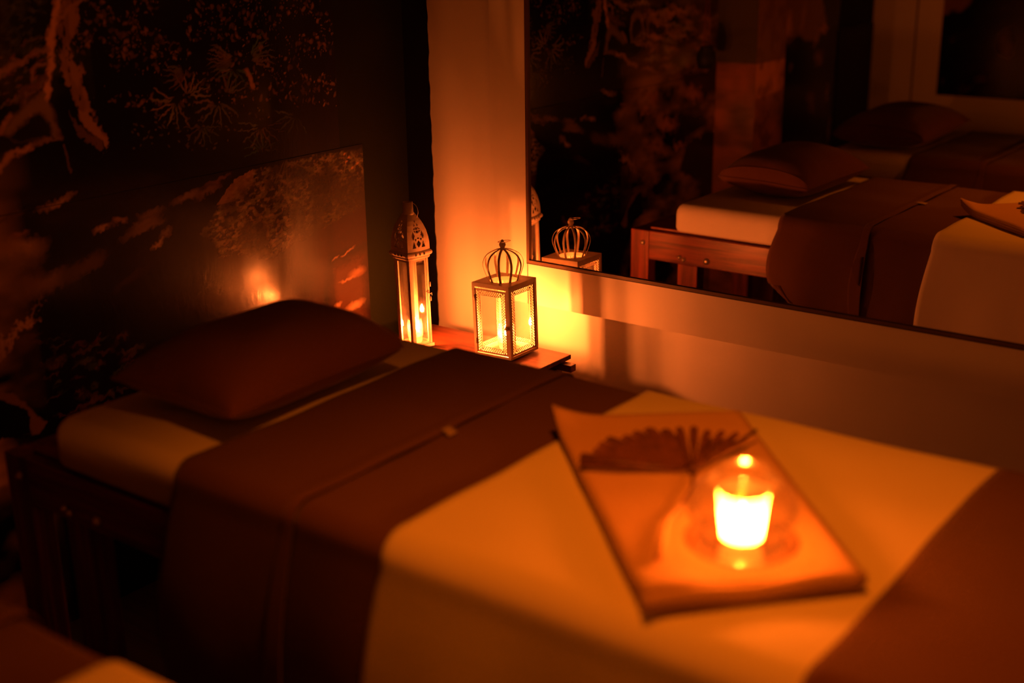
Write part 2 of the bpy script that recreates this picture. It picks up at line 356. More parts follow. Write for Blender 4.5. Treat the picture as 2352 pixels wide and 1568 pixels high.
def fern(cx, cy, L, n_, a0, a1, c_, k_=1.0):
    for i in range(n_):
        a = math.radians(a0 + (a1 - a0) * i / max(1, n_ - 1)); ex, ey = cx + L * math.cos(a), cy - L * math.sin(a)
        c_ = tuple(v * rnd.uniform(.72, 1.15) for v in c_); k_ = rnd.uniform(.7, 1.3)
        for t in (0.3, 0.45, 0.6, 0.75, 0.9):
            c = D(cx + (ex - cx) * t, cy + (ey - cy) * t); q = D(cx + (ex - cx) * (t + .1), cy + (ey - cy) * (t + .1))
            an = math.atan2(q[1] - c[1], q[0] - c[0]); P.blob((c[0], c[1]), L * .00020 + .003, .0030 * k_ * (1.25 - t * .6), an + rnd.uniform(-.35, .35), c_, 0.85, 0.7, 0.012)
fern(405, 235, 60, 7, 150, 300, col(.23, .21, .12)); fern(430, 222, 55, 6, 0, 120, col(.20, .19, .11))
fern(500, 235, 55, 7, 180, 330, col(.15, .14, .08)); fern(520, 215, 45, 5, 20, 100, col(.13, .13, .08))
fern(540, 135, 65, 8, 150, 220, col(.15, .12, .07)); fern(570, 130, 60, 7, -30, 60, col(.13, .12, .08)); fern(535, 160, 45, 6, 180, 350, col(.11, .11, .07))
fern(425, 165, 50, 6, 160, 240, col(.12, .11, .07)); fern(600, 290, 55, 9, 170, 370, col(.07, .075, .05)); fern(680, 265, 50, 6, 170, 300, col(.05, .055, .04))
fern(600, 345, 40, 8, 0, 200, col(.04, .042, .03)); fern(465, 290, 40, 7, 180, 360, col(.07, .07, .045))
P.line([D(565, 160), D(575, 180), D(580, 200)], .006, col(.26, .13, .07)); P.blob(D(580, 195), .008, .01, 0.4, col(.26, .13, .07), 1, .4, .01)
# tree trunk, roots and branches
trunkL = [(145, -30), (132, 20), (122, 60), (128, 100), (126, 150), (118, 200), (104, 245), (98, 215), (108, 170), (108, 120), (102, 80), (115, 30), (118, -30)]
trunk = [(128, -30), (215, -30), (186, 12), (180, 60), (168, 90), (158, 118), (176, 140), (190, 150), (196, 190), (212, 235), (222, 270), (244, 300), (240, 322), (248, 347), (226, 330), (206, 300), (190, 285), (176, 240), (160, 215), (146, 175), (138, 130), (128, 90), (124, 40)]
tx = np.clip(0.45 + 0.9 * (fbm(P.Y, P.Z, 60, 51, 3, 1.6, 0.5) - 0.2), 0, 1)
P.poly([D(*p) for p in trunk], tuple(v * 1.7 for v in TRD), 0.035, 0.004, 1.0); P.poly([D(*p) for p in trunkL], TR, 0.02, 0.004, 0.9)
P.poly([D(*p) for p in trunk], TR, 0.03, 0.004, 0.85, np.clip((fbm(P.Y, P.Z, 45, 61, 3, 1.5, 0.6) - 0.42) * 5, 0, 1))
P.poly([D(*p) for p in trunk], (.008, .005, .003), 0.03, 0.002, 1.0, np.clip((fbm(P.Y, P.Z, 75, 71, 3, 1.3, 0.7) - 0.62) * 9, 0, 1))
P.poly([D(150, 235), D(190, 290), D(222, 318), D(238, 350), D(215, 342), D(180, 310)], TRD, .03, .003)
P.line([D(138, -20), D(122, 50), D(116, 100), D(120, 150), D(108, 200), D(100, 240)], .008, col(.5, .26, .13), .016)
P.line([D(200, -10), D(160, 20), D(128, 45)], .005, TR, .014)
P.poly([D(178, 245), D(205, 255), D(228, 290), D(243, 320), D(246, 352), D(232, 330), D(212, 305), D(195, 290)], TR, .02, .003)
P.line([D(100, 250), D(125, 290), D(142, 320)], .006, TRD, .01)
for pts, w_, c_ in (([(112, 115), (75, 125), (45, 145), (0, 180), (-20, 190)], .005, TR), ([(105, 145), (85, 150), (70, 165), (78, 200)], .006, TR), ([(98, 88), (80, 92), (62, 95), (52, 104)], .003, TRD),
                    ([(110, 175), (80, 185), (60, 200), (30, 235)], .006, TRD), ([(35, 140), (15, 165), (-10, 170)], .008, TR), ([(98, 185), (60, 215), (50, 235)], .01, TRD)):
    P.line([D(*p) for p in pts], w_, c_, .016, 0.9)
for k in range(70):
    x = rnd.uniform(-5, 112); y = rnd.uniform(125, 245); c = D(x, y); P.blob(c, rnd.uniform(.004, .012), .0025, rnd.uniform(0.1, 0.9), tuple(v * rnd.uniform(.35, .8) for v in TR), .8, .5, .01)
for k in range(60):
    x = rnd.uniform(-5, 100); y = rnd.uniform(-10, 130); P.blob(D(x, y), rnd.uniform(.006, .016), .004, rnd.uniform(-.5, .9), GRN, .45, .8, .01)
# rocks beside the root (seen directly and in the mirror)
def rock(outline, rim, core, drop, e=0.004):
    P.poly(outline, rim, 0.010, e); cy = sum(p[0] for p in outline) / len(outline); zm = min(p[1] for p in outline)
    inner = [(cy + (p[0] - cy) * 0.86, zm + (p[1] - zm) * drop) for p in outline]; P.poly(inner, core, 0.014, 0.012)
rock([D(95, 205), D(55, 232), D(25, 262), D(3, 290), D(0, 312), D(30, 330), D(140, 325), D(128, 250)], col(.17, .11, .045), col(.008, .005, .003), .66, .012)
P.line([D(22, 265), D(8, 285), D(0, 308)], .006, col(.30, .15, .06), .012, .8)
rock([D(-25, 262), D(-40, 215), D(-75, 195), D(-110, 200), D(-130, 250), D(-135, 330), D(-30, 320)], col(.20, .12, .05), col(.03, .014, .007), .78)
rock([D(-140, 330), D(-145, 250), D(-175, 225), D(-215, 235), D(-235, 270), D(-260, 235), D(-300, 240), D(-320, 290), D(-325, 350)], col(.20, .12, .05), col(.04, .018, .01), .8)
P.line([D(-60, 420), D(0, 385), D(30, 352), D(70, 335)], .008, col(.30, .16, .07), .018)
P.line([D(70, 335), D(110, 325), D(140, 320)], .005, col(.16, .09, .04), .018, .8)
P.line([D(148, 335), D(152, 355), D(162, 395)], .003, TRD, .01)
for k in range(90):
    x = rnd.uniform(1460, 1645); y = rnd.uniform(5, 165); P.blob(Q(x, y), rnd.uniform(.03, .09), rnd.uniform(.006, .016), rnd.uniform(-.05, .25), rnd.choice([col(.6, .32, .14), col(.5, .38, .17), col(.15, .09, .04), col(.65, .33, .14)]), .55, .9, .03)
for k in range(0):
    x = rnd.uniform(1365, 1445); y = rnd.uniform(68, 95); P.blob(Q(x, y), rnd.uniform(.02, .04), .005, 0, col(.26, .12, .05), .5, .9, .02)

# lower sheet
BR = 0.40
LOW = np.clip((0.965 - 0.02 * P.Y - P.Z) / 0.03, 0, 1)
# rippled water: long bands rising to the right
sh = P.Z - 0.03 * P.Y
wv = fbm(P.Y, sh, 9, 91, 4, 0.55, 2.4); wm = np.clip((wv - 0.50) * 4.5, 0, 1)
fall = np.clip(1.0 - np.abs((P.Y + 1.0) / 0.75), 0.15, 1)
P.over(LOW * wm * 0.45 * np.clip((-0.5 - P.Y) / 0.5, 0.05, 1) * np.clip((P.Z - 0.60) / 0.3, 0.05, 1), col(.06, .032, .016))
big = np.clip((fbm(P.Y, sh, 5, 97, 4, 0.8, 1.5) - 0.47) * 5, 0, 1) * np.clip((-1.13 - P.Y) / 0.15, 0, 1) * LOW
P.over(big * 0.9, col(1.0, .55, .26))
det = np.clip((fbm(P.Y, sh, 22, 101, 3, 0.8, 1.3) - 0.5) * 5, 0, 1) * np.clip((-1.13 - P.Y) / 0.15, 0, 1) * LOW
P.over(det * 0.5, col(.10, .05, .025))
for x, y, a_, b_, an, c_ in ((128, 465, .05, .008, .25, WATL), (275, 505, .022, .007, -.15, col(.5, .27, .13)), (330, 512, .05, .010, .15, WAT), (235, 523, .03, .007, .1, WATL), (45, 538, .028, .007, .05, col(.40, .18, .09)),
                             (40, 575, .075, .022, .05, WATL), (10, 570, .05, .02, 0, col(.44, .24, .12)), (35, 605, .08, .026, .1, WAT), (110, 650, .06, .022, .3, WAT), (70, 655, .05, .03, .4, col(.26, .14, .07)), (180, 620, .08, .018, .3, col(.12, .07, .035)), (330, 525, .07, .010, .15, WAT), (380, 535, .03, .010, .3, WAT),
                             (345, 490, .05, .012, .1, col(.24, .14, .07)), (430, 450, .05, .012, .1, WAT), (480, 440, .045, .010, .25, col(.26, .14, .07)), (500, 415, .05, .007, .2, col(.22, .10, .05)), (360, 558, .02, .006, .2, WATL), (210, 600, .05, .02, .3, col(.16, .09, .045)), (70, 740, .03, .004, 0, WAT), (60, 775, .04, .004, 0, col(.14, .07, .03)), (70, 790, .04, .004, 0, col(.12, .06, .03)),
                             (300, 640, .07, .012, .35, col(.06, .03, .015)), (20, 500, .05, .006, .1, col(.16, .08, .04)), (440, 470, .018, .005, -.1, col(.01, .006, .004))):
    P.blob(D(x, y), a_ * 1.1, b_ * 1.15, an, c_, 0.9, 0.7, 0.022, 2.6)
for k in range(80):
    x = rnd.uniform(90, 420); y = rnd.uniform(770, 960); P.blob(D(x, y), rnd.uniform(.01, .04), rnd.uniform(.003, .012), rnd.uniform(-.2, .5), tuple(v * rnd.uniform(.2, .7) for v in WAT), .6, .7, .03)
P.poly([D(-40, 905), D(0, 900), D(30, 900), D(60, 930), D(85, 950), D(110, 970), D(90, 1000), D(-40, 1000)], col(.28, .14, .06), .012, .004); P.poly([D(-40, 915), D(0, 912), D(40, 925), D(65, 945), D(75, 1000), D(-40, 1010)], col(.004, .003, .002), .014, .004)
# bright water patches at the right edge
P.poly([D(745, 600), D(790, 575), D(850, 555), D(858, 760), D(720, 780), D(750, 700)], col(.16, .06, .024), .02, .05, .8)
for x, y, a_, b_, an, c_ in ((800, 575, .035, .004, .35, col(.7, .38, .2)), (770, 592, .02, .004, .3, col(.5, .26, .13)), (820, 625, .04, .016, .1, col(.5, .24, .11)), (800, 640, .04, .006, 0, col(.6, .3, .14)), (815, 700, .045, .016, .15, col(.75, .42, .22)), (775, 700, .02, .01, .2, col(.6, .3, .15)), (790, 635, .02, .008, 0, col(.12, .045, .02)), (810, 665, .04, .007, .12, col(.12, .045, .02)), (800, 740, .05, .010, -.3, col(.3, .13, .06))):
    P.blob(D(x, y), a_, b_, an, c_, .9, .7, .012)
# mossy boulder
bo = [(452, 538), (485, 495), (498, 470), (520, 435), (548, 405), (580, 388), (620, 376), (665, 367), (720, 354), (780, 346), (862, 335), (864, 470), (830, 480), (790, 500), (750, 520), (700, 555), (650, 580), (610, 600), (555, 590), (500, 592), (488, 560)]
bp_ = [D(*p) for p in bo]
P.poly([D(500, 480), D(560, 400), D(860, 335), D(862, 560), D(760, 595), D(740, 760), D(560, 790), D(520, 720), D(500, 600)], col(.055, .017, .008), .01, .02)
ins, dist = P.poly(bp_, col(.055, .035, .012), .012, .006)
hair = fbm(P.Y, P.Z, 130, 131, 3, 0.8, 1.1); flow = fbm(P.Y + P.Z * 0.6, P.Z - P.Y * 0.3, 85, 141, 3, 0.6, 1.6); clump = fbm(P.Y, P.Z, 12, 151, 3)
mm = np.where(ins, np.clip(dist / 0.01, 0, 1), 0)
shade = np.clip((clump - 0.36) * 4, 0.12, 1) * np.clip(1.25 - np.clip((P.Y - bp_[5][0]) / 0.32, 0, 1) * np.clip((0.93 - P.Z) / 0.10, 0, 1) * 1.3, 0.08, 1)
P.over(mm * np.clip((flow - 0.49) * 9, 0, 1) * 0.9 * shade, MOSS)
P.over(mm * np.clip((hair - 0.53) * 8, 0, 1) * 0.5 * shade, MOSSL)
rim = np.where(ins, np.clip(1 - dist / 0.045, 0, 1), 0) * (P.Y < bp_[5][0]) * (P.Z > bp_[2][1])
P.over(rim * np.clip(0.5 + hair, 0, 1) * 0.75, col(.50, .26, .11))
for xa, ya, xb, yb in ((658, 368, 658, 460), (655, 370, 640, 440), (650, 372, 630, 420), (660, 372, 700, 385), (805, 350, 840, 400), (795, 352, 790, 395)):
    P.line([D(xa, ya), D((xa + xb) / 2 + 1, (ya + yb) / 2), D(xb, yb)], .0022, col(.26, .20, .09), .003, .9)
for x, y in ((800, 362), (808, 385), (795, 372), (790, 354), (820, 374)): P.blob(D(x, y), .006, .0035, .3, col(.8, .35, .14), .9, .4, .006)
# things of the lower sheet only seen in the mirror
BR = 1.15
for x, y, a_, b_, an, c_ in ((1530, 285, .10, .035, .3, col(.44, .19, .08)), (1590, 215, .10, .035, .25, col(.42, .18, .08)), (1510, 340, .10, .03, .4, col(.32, .15, .07)), (1440, 370, .10, .014, .6, col(.26, .15, .07)), (1500, 225, .05, .02, .3, col(.30, .13, .06)),
                             (1585, 250, .05, .016, -.3, col(.07, .03, .015)), (1480, 255, .05, .022, .3, col(.35, .16, .07)), (1560, 335, .07, .02, .3, col(.4, .17, .07)), (1500, 400, .05, .02, .5, col(.25, .13, .06)), (1600, 375, .04, .018, .2, col(.25, .12, .05))):
    P.blob(Q(x, y), a_, b_, -an if False else an, c_, .85, .8, .06)
P.poly([Q(1560, 395), Q(1570, 330), Q(1620, 298), Q(1660, 298), Q(1700, 310), Q(1740, 350), Q(1745, 400), Q(1600, 420)], col(.012, .009, .006), .03, .012)
ku, kl = P.Z[:, 0] >= ZL, P.Z[:, 0] <= ZL; cu = P.Y[0] <= YU
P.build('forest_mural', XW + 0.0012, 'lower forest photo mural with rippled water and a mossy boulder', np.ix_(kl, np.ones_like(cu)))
P.build('forest_mural', XW + 0.0016, 'upper forest photo mural with tree trunk, leaf litter and ferns', np.ix_(ku, cu))

BR = 2.0
# far sheet beyond the column and the column faces
ys = np.arange(YB, YC1, 0.006); zs = np.arange(0.0, ZCEIL, 0.006)
P = Paint(ys, zs)
P.over(np.clip((fbm(P.Y, P.Z, 7, 201, 4) - 0.5) * 4, 0, 1) * 0.35, col(.09, .045, .022))
P.poly([Q(1700, -20), Q(1890, -20), Q(1900, 70), Q(1870, 110), Q(1830, 85), Q(1800, 95), Q(1760, 60)], col(.22, .12, .06), .05, .02, .7)
for x, y, a_, b_, an, c_ in ((1808, 60, .06, .08, 0, col(.42, .2, .08)), (1845, 40, .03, .09, .2, col(.26, .14, .07)), (1890, 65, .08, .014, 0, col(.36, .17, .07)), (1880, 130, .06, .045, .4, col(.17, .09, .04)), (1872, 90, .014, .06, .3, col(.3, .15, .07)), (1860, 235, .08, .05, .6, col(.10, .055, .028)), (1900, 215, .02, .05, 0, col(.2, .11, .05)), (1902, 300, .014, .08, 0, col(.2, .1, .05)), (1815, 155, .03, .03, 0, col(.09, .045, .02))):
    P.blob(Q(x, y), a_, b_, an, c_, .8, .7, .05)
P.build('forest_mural', XW + 0.0012, 'dark forest photo mural beyond the column, seen in the mirror')
ys = np.arange(YC1, YC0 + 0.003, 0.006)
P = Paint(ys, zs); P.C[:] = col(.16, .085, .04)
lo = P.Z < 0.975
P.over(np.where(lo, 1, 0) * np.clip(fbm(P.Y, P.Z, 9, 301) * 1.6 - 0.1, 0, 1), col(.46, .2, .085)); P.over(np.clip((fbm(P.Y, P.Z, 22, 311) - 0.53) * 6, 0, 1) * 0.6, col(.10, .045, .02))
cface = P.build('forest_mural', XC + 0.001, 'narrow orange mural strip on the column face beyond the head of the beds')
xs = np.arange(XW + 0.001, XC + 0.002, 0.005)
P = Paint(xs, zs); P.C[:] = col(.055, .05, .025)  # column side coloured darker than its face: shade put into the print
lo = P.Z < 0.975
P.over(np.where(lo, 1, 0) * np.clip(fbm(P.Y, P.Z, 8, 401) * 1.5, 0, 1), col(.22, .085, .035)); P.over(np.clip((fbm(P.Y, P.Z, 6, 411, 3, 1, 3) - 0.5) * 4, 0, 1) * 0.6, col(.03, .025, .012))
sd = P.build('column_side_sheet', 0.0, None, parent=cface)
co = np.empty(len(sd.data.vertices) * 3, np.float32); sd.data.vertices.foreach_get('co', co); co = co.reshape(-1, 3)
co = np.stack([co[:, 1], np.full(len(co), YC0 + 0.001, np.float32), co[:, 2]], 1); sd.data.vertices.foreach_set('co', co.ravel()); sd.data.flip_normals(); sd.data.update()
# mural on the far wall, seen in the mirror
fx, fz = hit(2158, 130, 1, YF, True).x, hit(2160, 218, 1, YF, True).z
ys = np.arange(fx, fx + 2.3, 0.012); zs = np.concatenate([np.arange(fz, 1.5, 0.012), np.arange(1.5, ZCEIL - 0.05, 0.03)])
G = lambda x, y: (hit(x, y, 1, YF, True).x, hit(x, y, 1, YF, True).z)
BR = 1.0
P = Paint(ys, zs); P.over(np.clip((fbm(P.Y, P.Z, 5, 501, 4) - 0.5) * 4, 0, 1) * 0.3, col(.10, .045, .03))
P.poly([G(2150, 36), G(2215, 28), G(2235, 5), G(2230, -60), G(2150, -60)], col(.32, .15, .07), .03, .01, .8)
for c, a_, b_ in ((G(2250, 180), .05, .03), (G(2210, 205), .05, .015), (G(2165, 185), .02, .03), (G(2185, 85), .02, .02), (G(2310, 100), .05, .10)): P.blob(c, a_, b_, .2, col(.12, .05, .03), .6, .7, .05)
fm = P.build('forest_mural', 0.0, 'dark forest mural on the white wall opposite, at the right of the mirror')
co = np.empty(len(fm.data.vertices) * 3, np.float32); fm.data.vertices.foreach_get('co', co); co = co.reshape(-1, 3)
co = np.stack([co[:, 1], np.full(len(co), YF + 0.002, np.float32), co[:, 2]], 1); fm.data.vertices.foreach_set('co', co.ravel()); fm.data.update()

# small dark pot hanging from two cords on the mural wall
hp = hit(1621, 158, 0, XW + 0.05, True)
ht = empty('hanging_pot', (hp.x, hp.y, hp.z), label='small dark pot hanging by two cords before the mural, seen in mirror', cat='pot')
MB().lathe([(0.002, 0), (0.028, 0.002), (0.036, 0.03), (0.034, 0.055), (0.022, 0.075), (0.026, 0.08)], 20).build('pot_body', M['black'], ht, True)
for s in (-1, 1): MB().tube([(0, s * 0.022, 0.078), (0, s * 0.016, 0.16), (0, s * 0.004, 0.30)], 0.0022, 6).build('cord', M['redwood_v'], ht, True)
MB().box((-0.0478, -0.006, 0.295), (0.01, 0.006, 0.307)).build('hook', M['black'], ht)

# ------------------------------------------------------------------ mirror
mr = empty('wall_mirror', (0.31, 0.004, 0.651), label='large wall mirror with thin brown edge', cat='mirror')
mr['label'] = 'large wall mirror with thin brown edge hung on the white panel'
MX, MZ = 2.75, 1.55
MB().box((0.007, -0.004, 0.007), (MX - 0.007, -0.0005, MZ - 0.007)).build('mirror_glass', M['mirror'], mr)
fr = MB()
for a, b_ in (((0, -0.010, 0), (MX, -0.0002, 0.007)), ((0, -0.010, MZ - 0.007), (MX, -0.0002, MZ)), ((0, -0.010, 0.007), (0.007, -0.0002, MZ - 0.007)), ((MX - 0.007, -0.010, 0.007), (MX, -0.0002, MZ - 0.007))): fr.box(a, b_)
fr.build('mirror_frame', M['mirror_edge'], mr)
sp = MB(); sp.box((-0.002, -0.006, -0.004), (MX + 0.002, -0.0002, 0.0)); sp.box((-0.004, -0.006, -0.004), (-0.0, -0.0002, MZ)); sp.build('shadow_gap_strip', M['dark_edge'], mr)

# ------------------------------------------------------------------ unseen amber fill lamp added over the beds to brighten covers and mirror view
cl = empty('added_fill_lamp', (1.50, -1.32, ZCEIL), label='added amber fill lamp above the beds, out of view', cat='lamp')
MB().lathe([(0.002, -0.001), (0.14, -0.001), (0.145, -0.012), (0.14, -0.03), (0.122, -0.034), (0.12, -0.026)], 40).build('housing', M['bare'], cl, True)
MB().lathe([(0.0005, -0.030), (0.06, -0.030), (0.119, -0.028)], 40).build('diffuser', emis('amber_fill_diffuser', (1.0, 0.16, 0.012), P_FILL_LAMP), cl, True)
sl = bpy.data.lights.new('added_fill_beam', 'SPOT'); sl.energy = 78; sl.color = (1.0, 0.162, 0.003); sl.spot_size = math.radians(74); sl.spot_blend = 1.0; sl.shadow_soft_size = 0.06
so = bpy.data.objects.new('fill_lamp_beam', sl); COL.objects.link(so); so.parent = cl; so.location = (0, 0, -0.05)

# ------------------------------------------------------------------ massage beds
ZT = 0.68
def bed(y0, y1, loc_dx, lab):
    """timber frame; y0 = side toward the camera, y1 = side toward the mirror"""
    t = empty('massage_table', (loc_dx + 0.183, (y0 + y1) / 2, 0), label=lab, cat='massage table', group='massage tables')
    h = (y1 - y0) / 2; L = 1.98
    def leg(x0, y, top, w_=0.062):
        o = bevel(MB().box((x0, y, 0), (x0 + w_, y + 0.045, top)).build('leg', M['redwood_v'], t), 0.002)
        return o
    for y in (-h - 0.004, h - 0.041):
        l1 = leg(0.0, y, 0.588); leg(0.162, y + 0.006 * (1 if y < 0 else -1), 0.499, 0.066); leg(L - 0.062, y, 0.588)
        s = -1 if y < 0 else 1; ys_ = -h - 0.004 if y < 0 else h + 0.004
        for x, z, r in ((0.043, 0.55, 0.0085), (0.171, 0.521, 0.0065), (0.186, 0.516, 0.0065), (0.262, 0.521, 0.010)):
            bo_ = MB().lathe([(0.0005, 0), (r, 0), (r, 0.0015), (r * 0.62, 0.002), (r * 0.6, 0.0055), (r * 0.45, 0.007), (0.0005, 0.0072)], 18)
            bo_.build('bolt', M['bare'], t, True, (x, ys_, z), (PI / 2 if s < 0 else -PI / 2, 0, 0))
    for y in (-h - 0.002, h - 0.038):
        bevel(MB().box((0.0625, y, 0.50), (L - 0.0625, y + 0.040, 0.588)).build('side_rail', M['redwood'], t), 0.002)
    for x in (0.004, L - 0.044):
        bevel(MB().box((x, -h + 0.042, 0.50), (x + 0.04, h - 0.042, 0.588)).build('end_rail', M['redwood'], t), 0.002)
    bevel(MB().box((0.055, -h + 0.02, 0.5885), (L - 0.004, h - 0.02, 0.596)).build('bed_board', M['redwood'], t), 0.001)
    return t
YN, YM = -1.422, -0.708
bedA = bed(YN, YM, 0.0, 'red-brown timber massage table beside the mirror wall')
def mattress(y0, y1, x0, lab):
    nx, ny, r = 70, 44, 0.033
    me = MB(); L, Wd, z0, z1 = 1.80, y1 - y0, 0.5965, ZT
    def sec(u, half, hh):   # rounded-rectangle profile point
        return u
    # superellipsoid-like rounded slab
    rings = []
    prof = [(r, z0)] + [(r - r * math.sin(a), z1 - r + r * 0 - r * 0 + (-0) if False else 0) for a in ()]
    zs_ = [(0.004, z0), (0.0, z0 + 0.008), (0.0, z1 - r)] + [(r - r * math.cos(a), z1 - r + r * math.sin(a)) for a in (0.35, 0.7, 1.05, 1.35)] + [(r, z1)]
    def ring(ins, z):
        pts = []; n_ = 14; rc = 0.040
        for cx, cy, a0 in ((x0 + L - rc, y1 - rc, 0), (x0 + rc, y1 - rc, PI / 2), (x0 + rc, y0 + rc, PI), (x0 + L - rc, y0 + rc, 1.5 * PI)):
            for k in range(7):
                a = a0 + k * PI / 12; rr = rc - ins; pts.append((cx + rr * math.cos(a), cy + rr * math.sin(a), z))
        return pts
    rings = [ring(i, z) for i, z in zs_]
    me.loft(rings, True)
    o = me.build('mattress', M['sheet'], None, True)
    tag(o, lab, 'mattress', 'sheeted mattresses'); return o
mattress(YN + 0.002, YM - 0.002, 0.320, 'thick mattress in a white fitted sheet, nearest the mirror')

def drape(name, mat, x0, x1, y0, y1, off, hangN, hangM, seed, flare=0.035, amp=0.006, round_=0.038, thick=0.003, curlN=0.0, wav=1.0, parent=None, cornerM=0.0):
    """cloth laid across a bed and hanging down both long sides"""
    r = round_; zt = ZT + off; rr = np.random.default_rng(seed); ph = rr.random(8) * 6.28
    path = []
    for k in range(18):                                   # near side from the hem upwards
        s = 1 - k / 17.0; path.append((y0 - off - flare * math.sin(min(1, s * 1.6) * PI / 2), zt - r - (hangN - r) * s, s, 0))
    for k in range(1, 9):
        a = k / 9 * PI / 2; path.append((y0 - off + r - r * math.cos(a), zt - r + r * math.sin(a), 0, 1))
    for k in range(0, 27):
        t = k / 26; path.append((y0 - off + r + (y1 - y0 + 2 * off - 2 * r) * t, zt, 0, 2))
    for k in range(1, 9):
        a = PI / 2 - k / 9 * PI / 2; path.append((y1 + off - r + r * math.cos(a), zt - r + r * math.sin(a), 0, 1))
    for k in range(18):
        s = k / 17.0; path.append((y1 + off + flare * 0.7 * math.sin(min(1, s * 1.6) * PI / 2), zt - r - (hangM - r) * s, s, 3))
    nx = max(8, int((x1 - x0) / 0.012)); vs = []
    for i in range(nx + 1):
        x = x0 + (x1 - x0) * i / nx; e = min(i, nx - i) / nx
        for (y, z, s, k) in path:
            xx, yy, zz = x, y, z
            if k in (0, 3):
                sg = -1 if k == 0 else 1
                wv_ = math.sin(x * 13 * wav + ph[0] + sg) * 0.6 + math.sin(x * 29 * wav + ph[1]) * 0.4
                yy += sg * amp * 2.2 * s * wv_
                edge = (1 - i / nx) if i < nx / 2 else 0
                if i < nx / 2: xx -= 0.018 * math.sin(s * PI) * max(0, 1 - 2.2 * i / nx)
                if k == 3 and cornerM:
                    t = max(0, 1 - (x - x0) / 0.10); cut = cornerM * t * t; zz = max(z, zt - hangM + cut * 1.0) if s > 0.3 else z
                    xx += cornerM * 0.55 * s ** 4 * max(0, 1 - (x - x0) / 0.12)
            else:
                zz += 0.0012 * math.sin(x * 17 + y * 9 + ph[2]) + 0.0010 * math.sin(y * 31 - x * 7 + ph[3])
            xx += 0.003 * math.sin(y * 9 + ph[4]) * (1 if True else 0)
            vs.append((xx, yy, zz))
    n_ = len(path); fs = [(i * n_ + j, i * n_ + j + 1, (i + 1) * n_ + j + 1, (i + 1) * n_ + j) for i in range(nx) for j in range(n_ - 1)]
    m_ = MB(); m_.add(vs, fs); o = m_.build(name, mat, parent, True); solidify(o, thick, 1.0)
    return o
def dressed(y0, y1, dx, side, first=True):
    nm = {'a': ('nearest the mirror', 'beside the mirror wall'), 'b': ('on the second bed, away from the mirror', 'on the second bed')}[side]
    bb = drape('brown_blanket', M['brown'], 0.93 + dx, 2.13, y0, y1, 0.0035, 0.46, 0.40, 3, 0.036)
    tag(bb, 'wide brown blanket layer under the white cover, ' + nm[1], 'blanket', 'brown bed blankets')
    fold = drape('folded_blanket', M['brown'], 0.668 + dx, 0.932 + dx, y0, y1, 0.0066, 0.47, 0.25, 5, 0.045, thick=0.0025, cornerM=0.06)
    tag(fold, 'folded-back brown blanket band next to the pillow, ' + nm[1], 'blanket', 'folded brown blankets')
    hm = drape('hem', M['brown_hem'], 0.915 + dx, 0.936 + dx, y0, y1, 0.0086, 0.47, 0.30, 5, 0.045, thick=0.0015); hm.parent = fold
    wc = drape('white_cover', M['cover'], 1.113 + dx, 1.745 + dx, y0, y1, 0.0115, 0.50, 0.42, 9, 0.042, 0.007, 0.046)
    tag(wc, 'cream white cover across the middle of the bed, ' + nm[1], 'bed cover', 'white bed covers')
    ft = drape('foot_blanket', M['brown'], 1.722 + dx, 2.16, y0, y1, 0.0165, 0.46, 0.40, 13, 0.045, 0.006, 0.050)
    tag(ft, 'brown blanket over the foot end, ' + nm[1], 'blanket', 'brown foot blankets')
    return fold
foldA = dressed(YN, YM, 0.0, 'a')
# care label sticking out of the hem
vs = []; 
for i in range(7):
    t = i / 6; 
    for s in (0, 1): vs.append((0.928 + 0.026 * t, -1.085 + 0.022 * s - 0.010 * t, ZT + 0.0098 - 0.0030 * t + 0.001 * math.sin(t * PI)))
tg = MB().add(vs, [(2 * i, 2 * i + 1, 2 * i + 3, 2 * i + 2) for i in range(6)]).build('care_label', M['tag'], foldA, True); solidify(tg, 0.0008)
DY = -1.112
bedB = bed(YN + DY, YM + DY, -0.04, 'red-brown timber massage table standing away from the mirror')
mattress(YN + DY + 0.002, YM + DY - 0.002, 0.295, 'thick mattress in a white fitted sheet on the second bed')
dressed(YN + DY, YM + DY, -0.045, 'b')

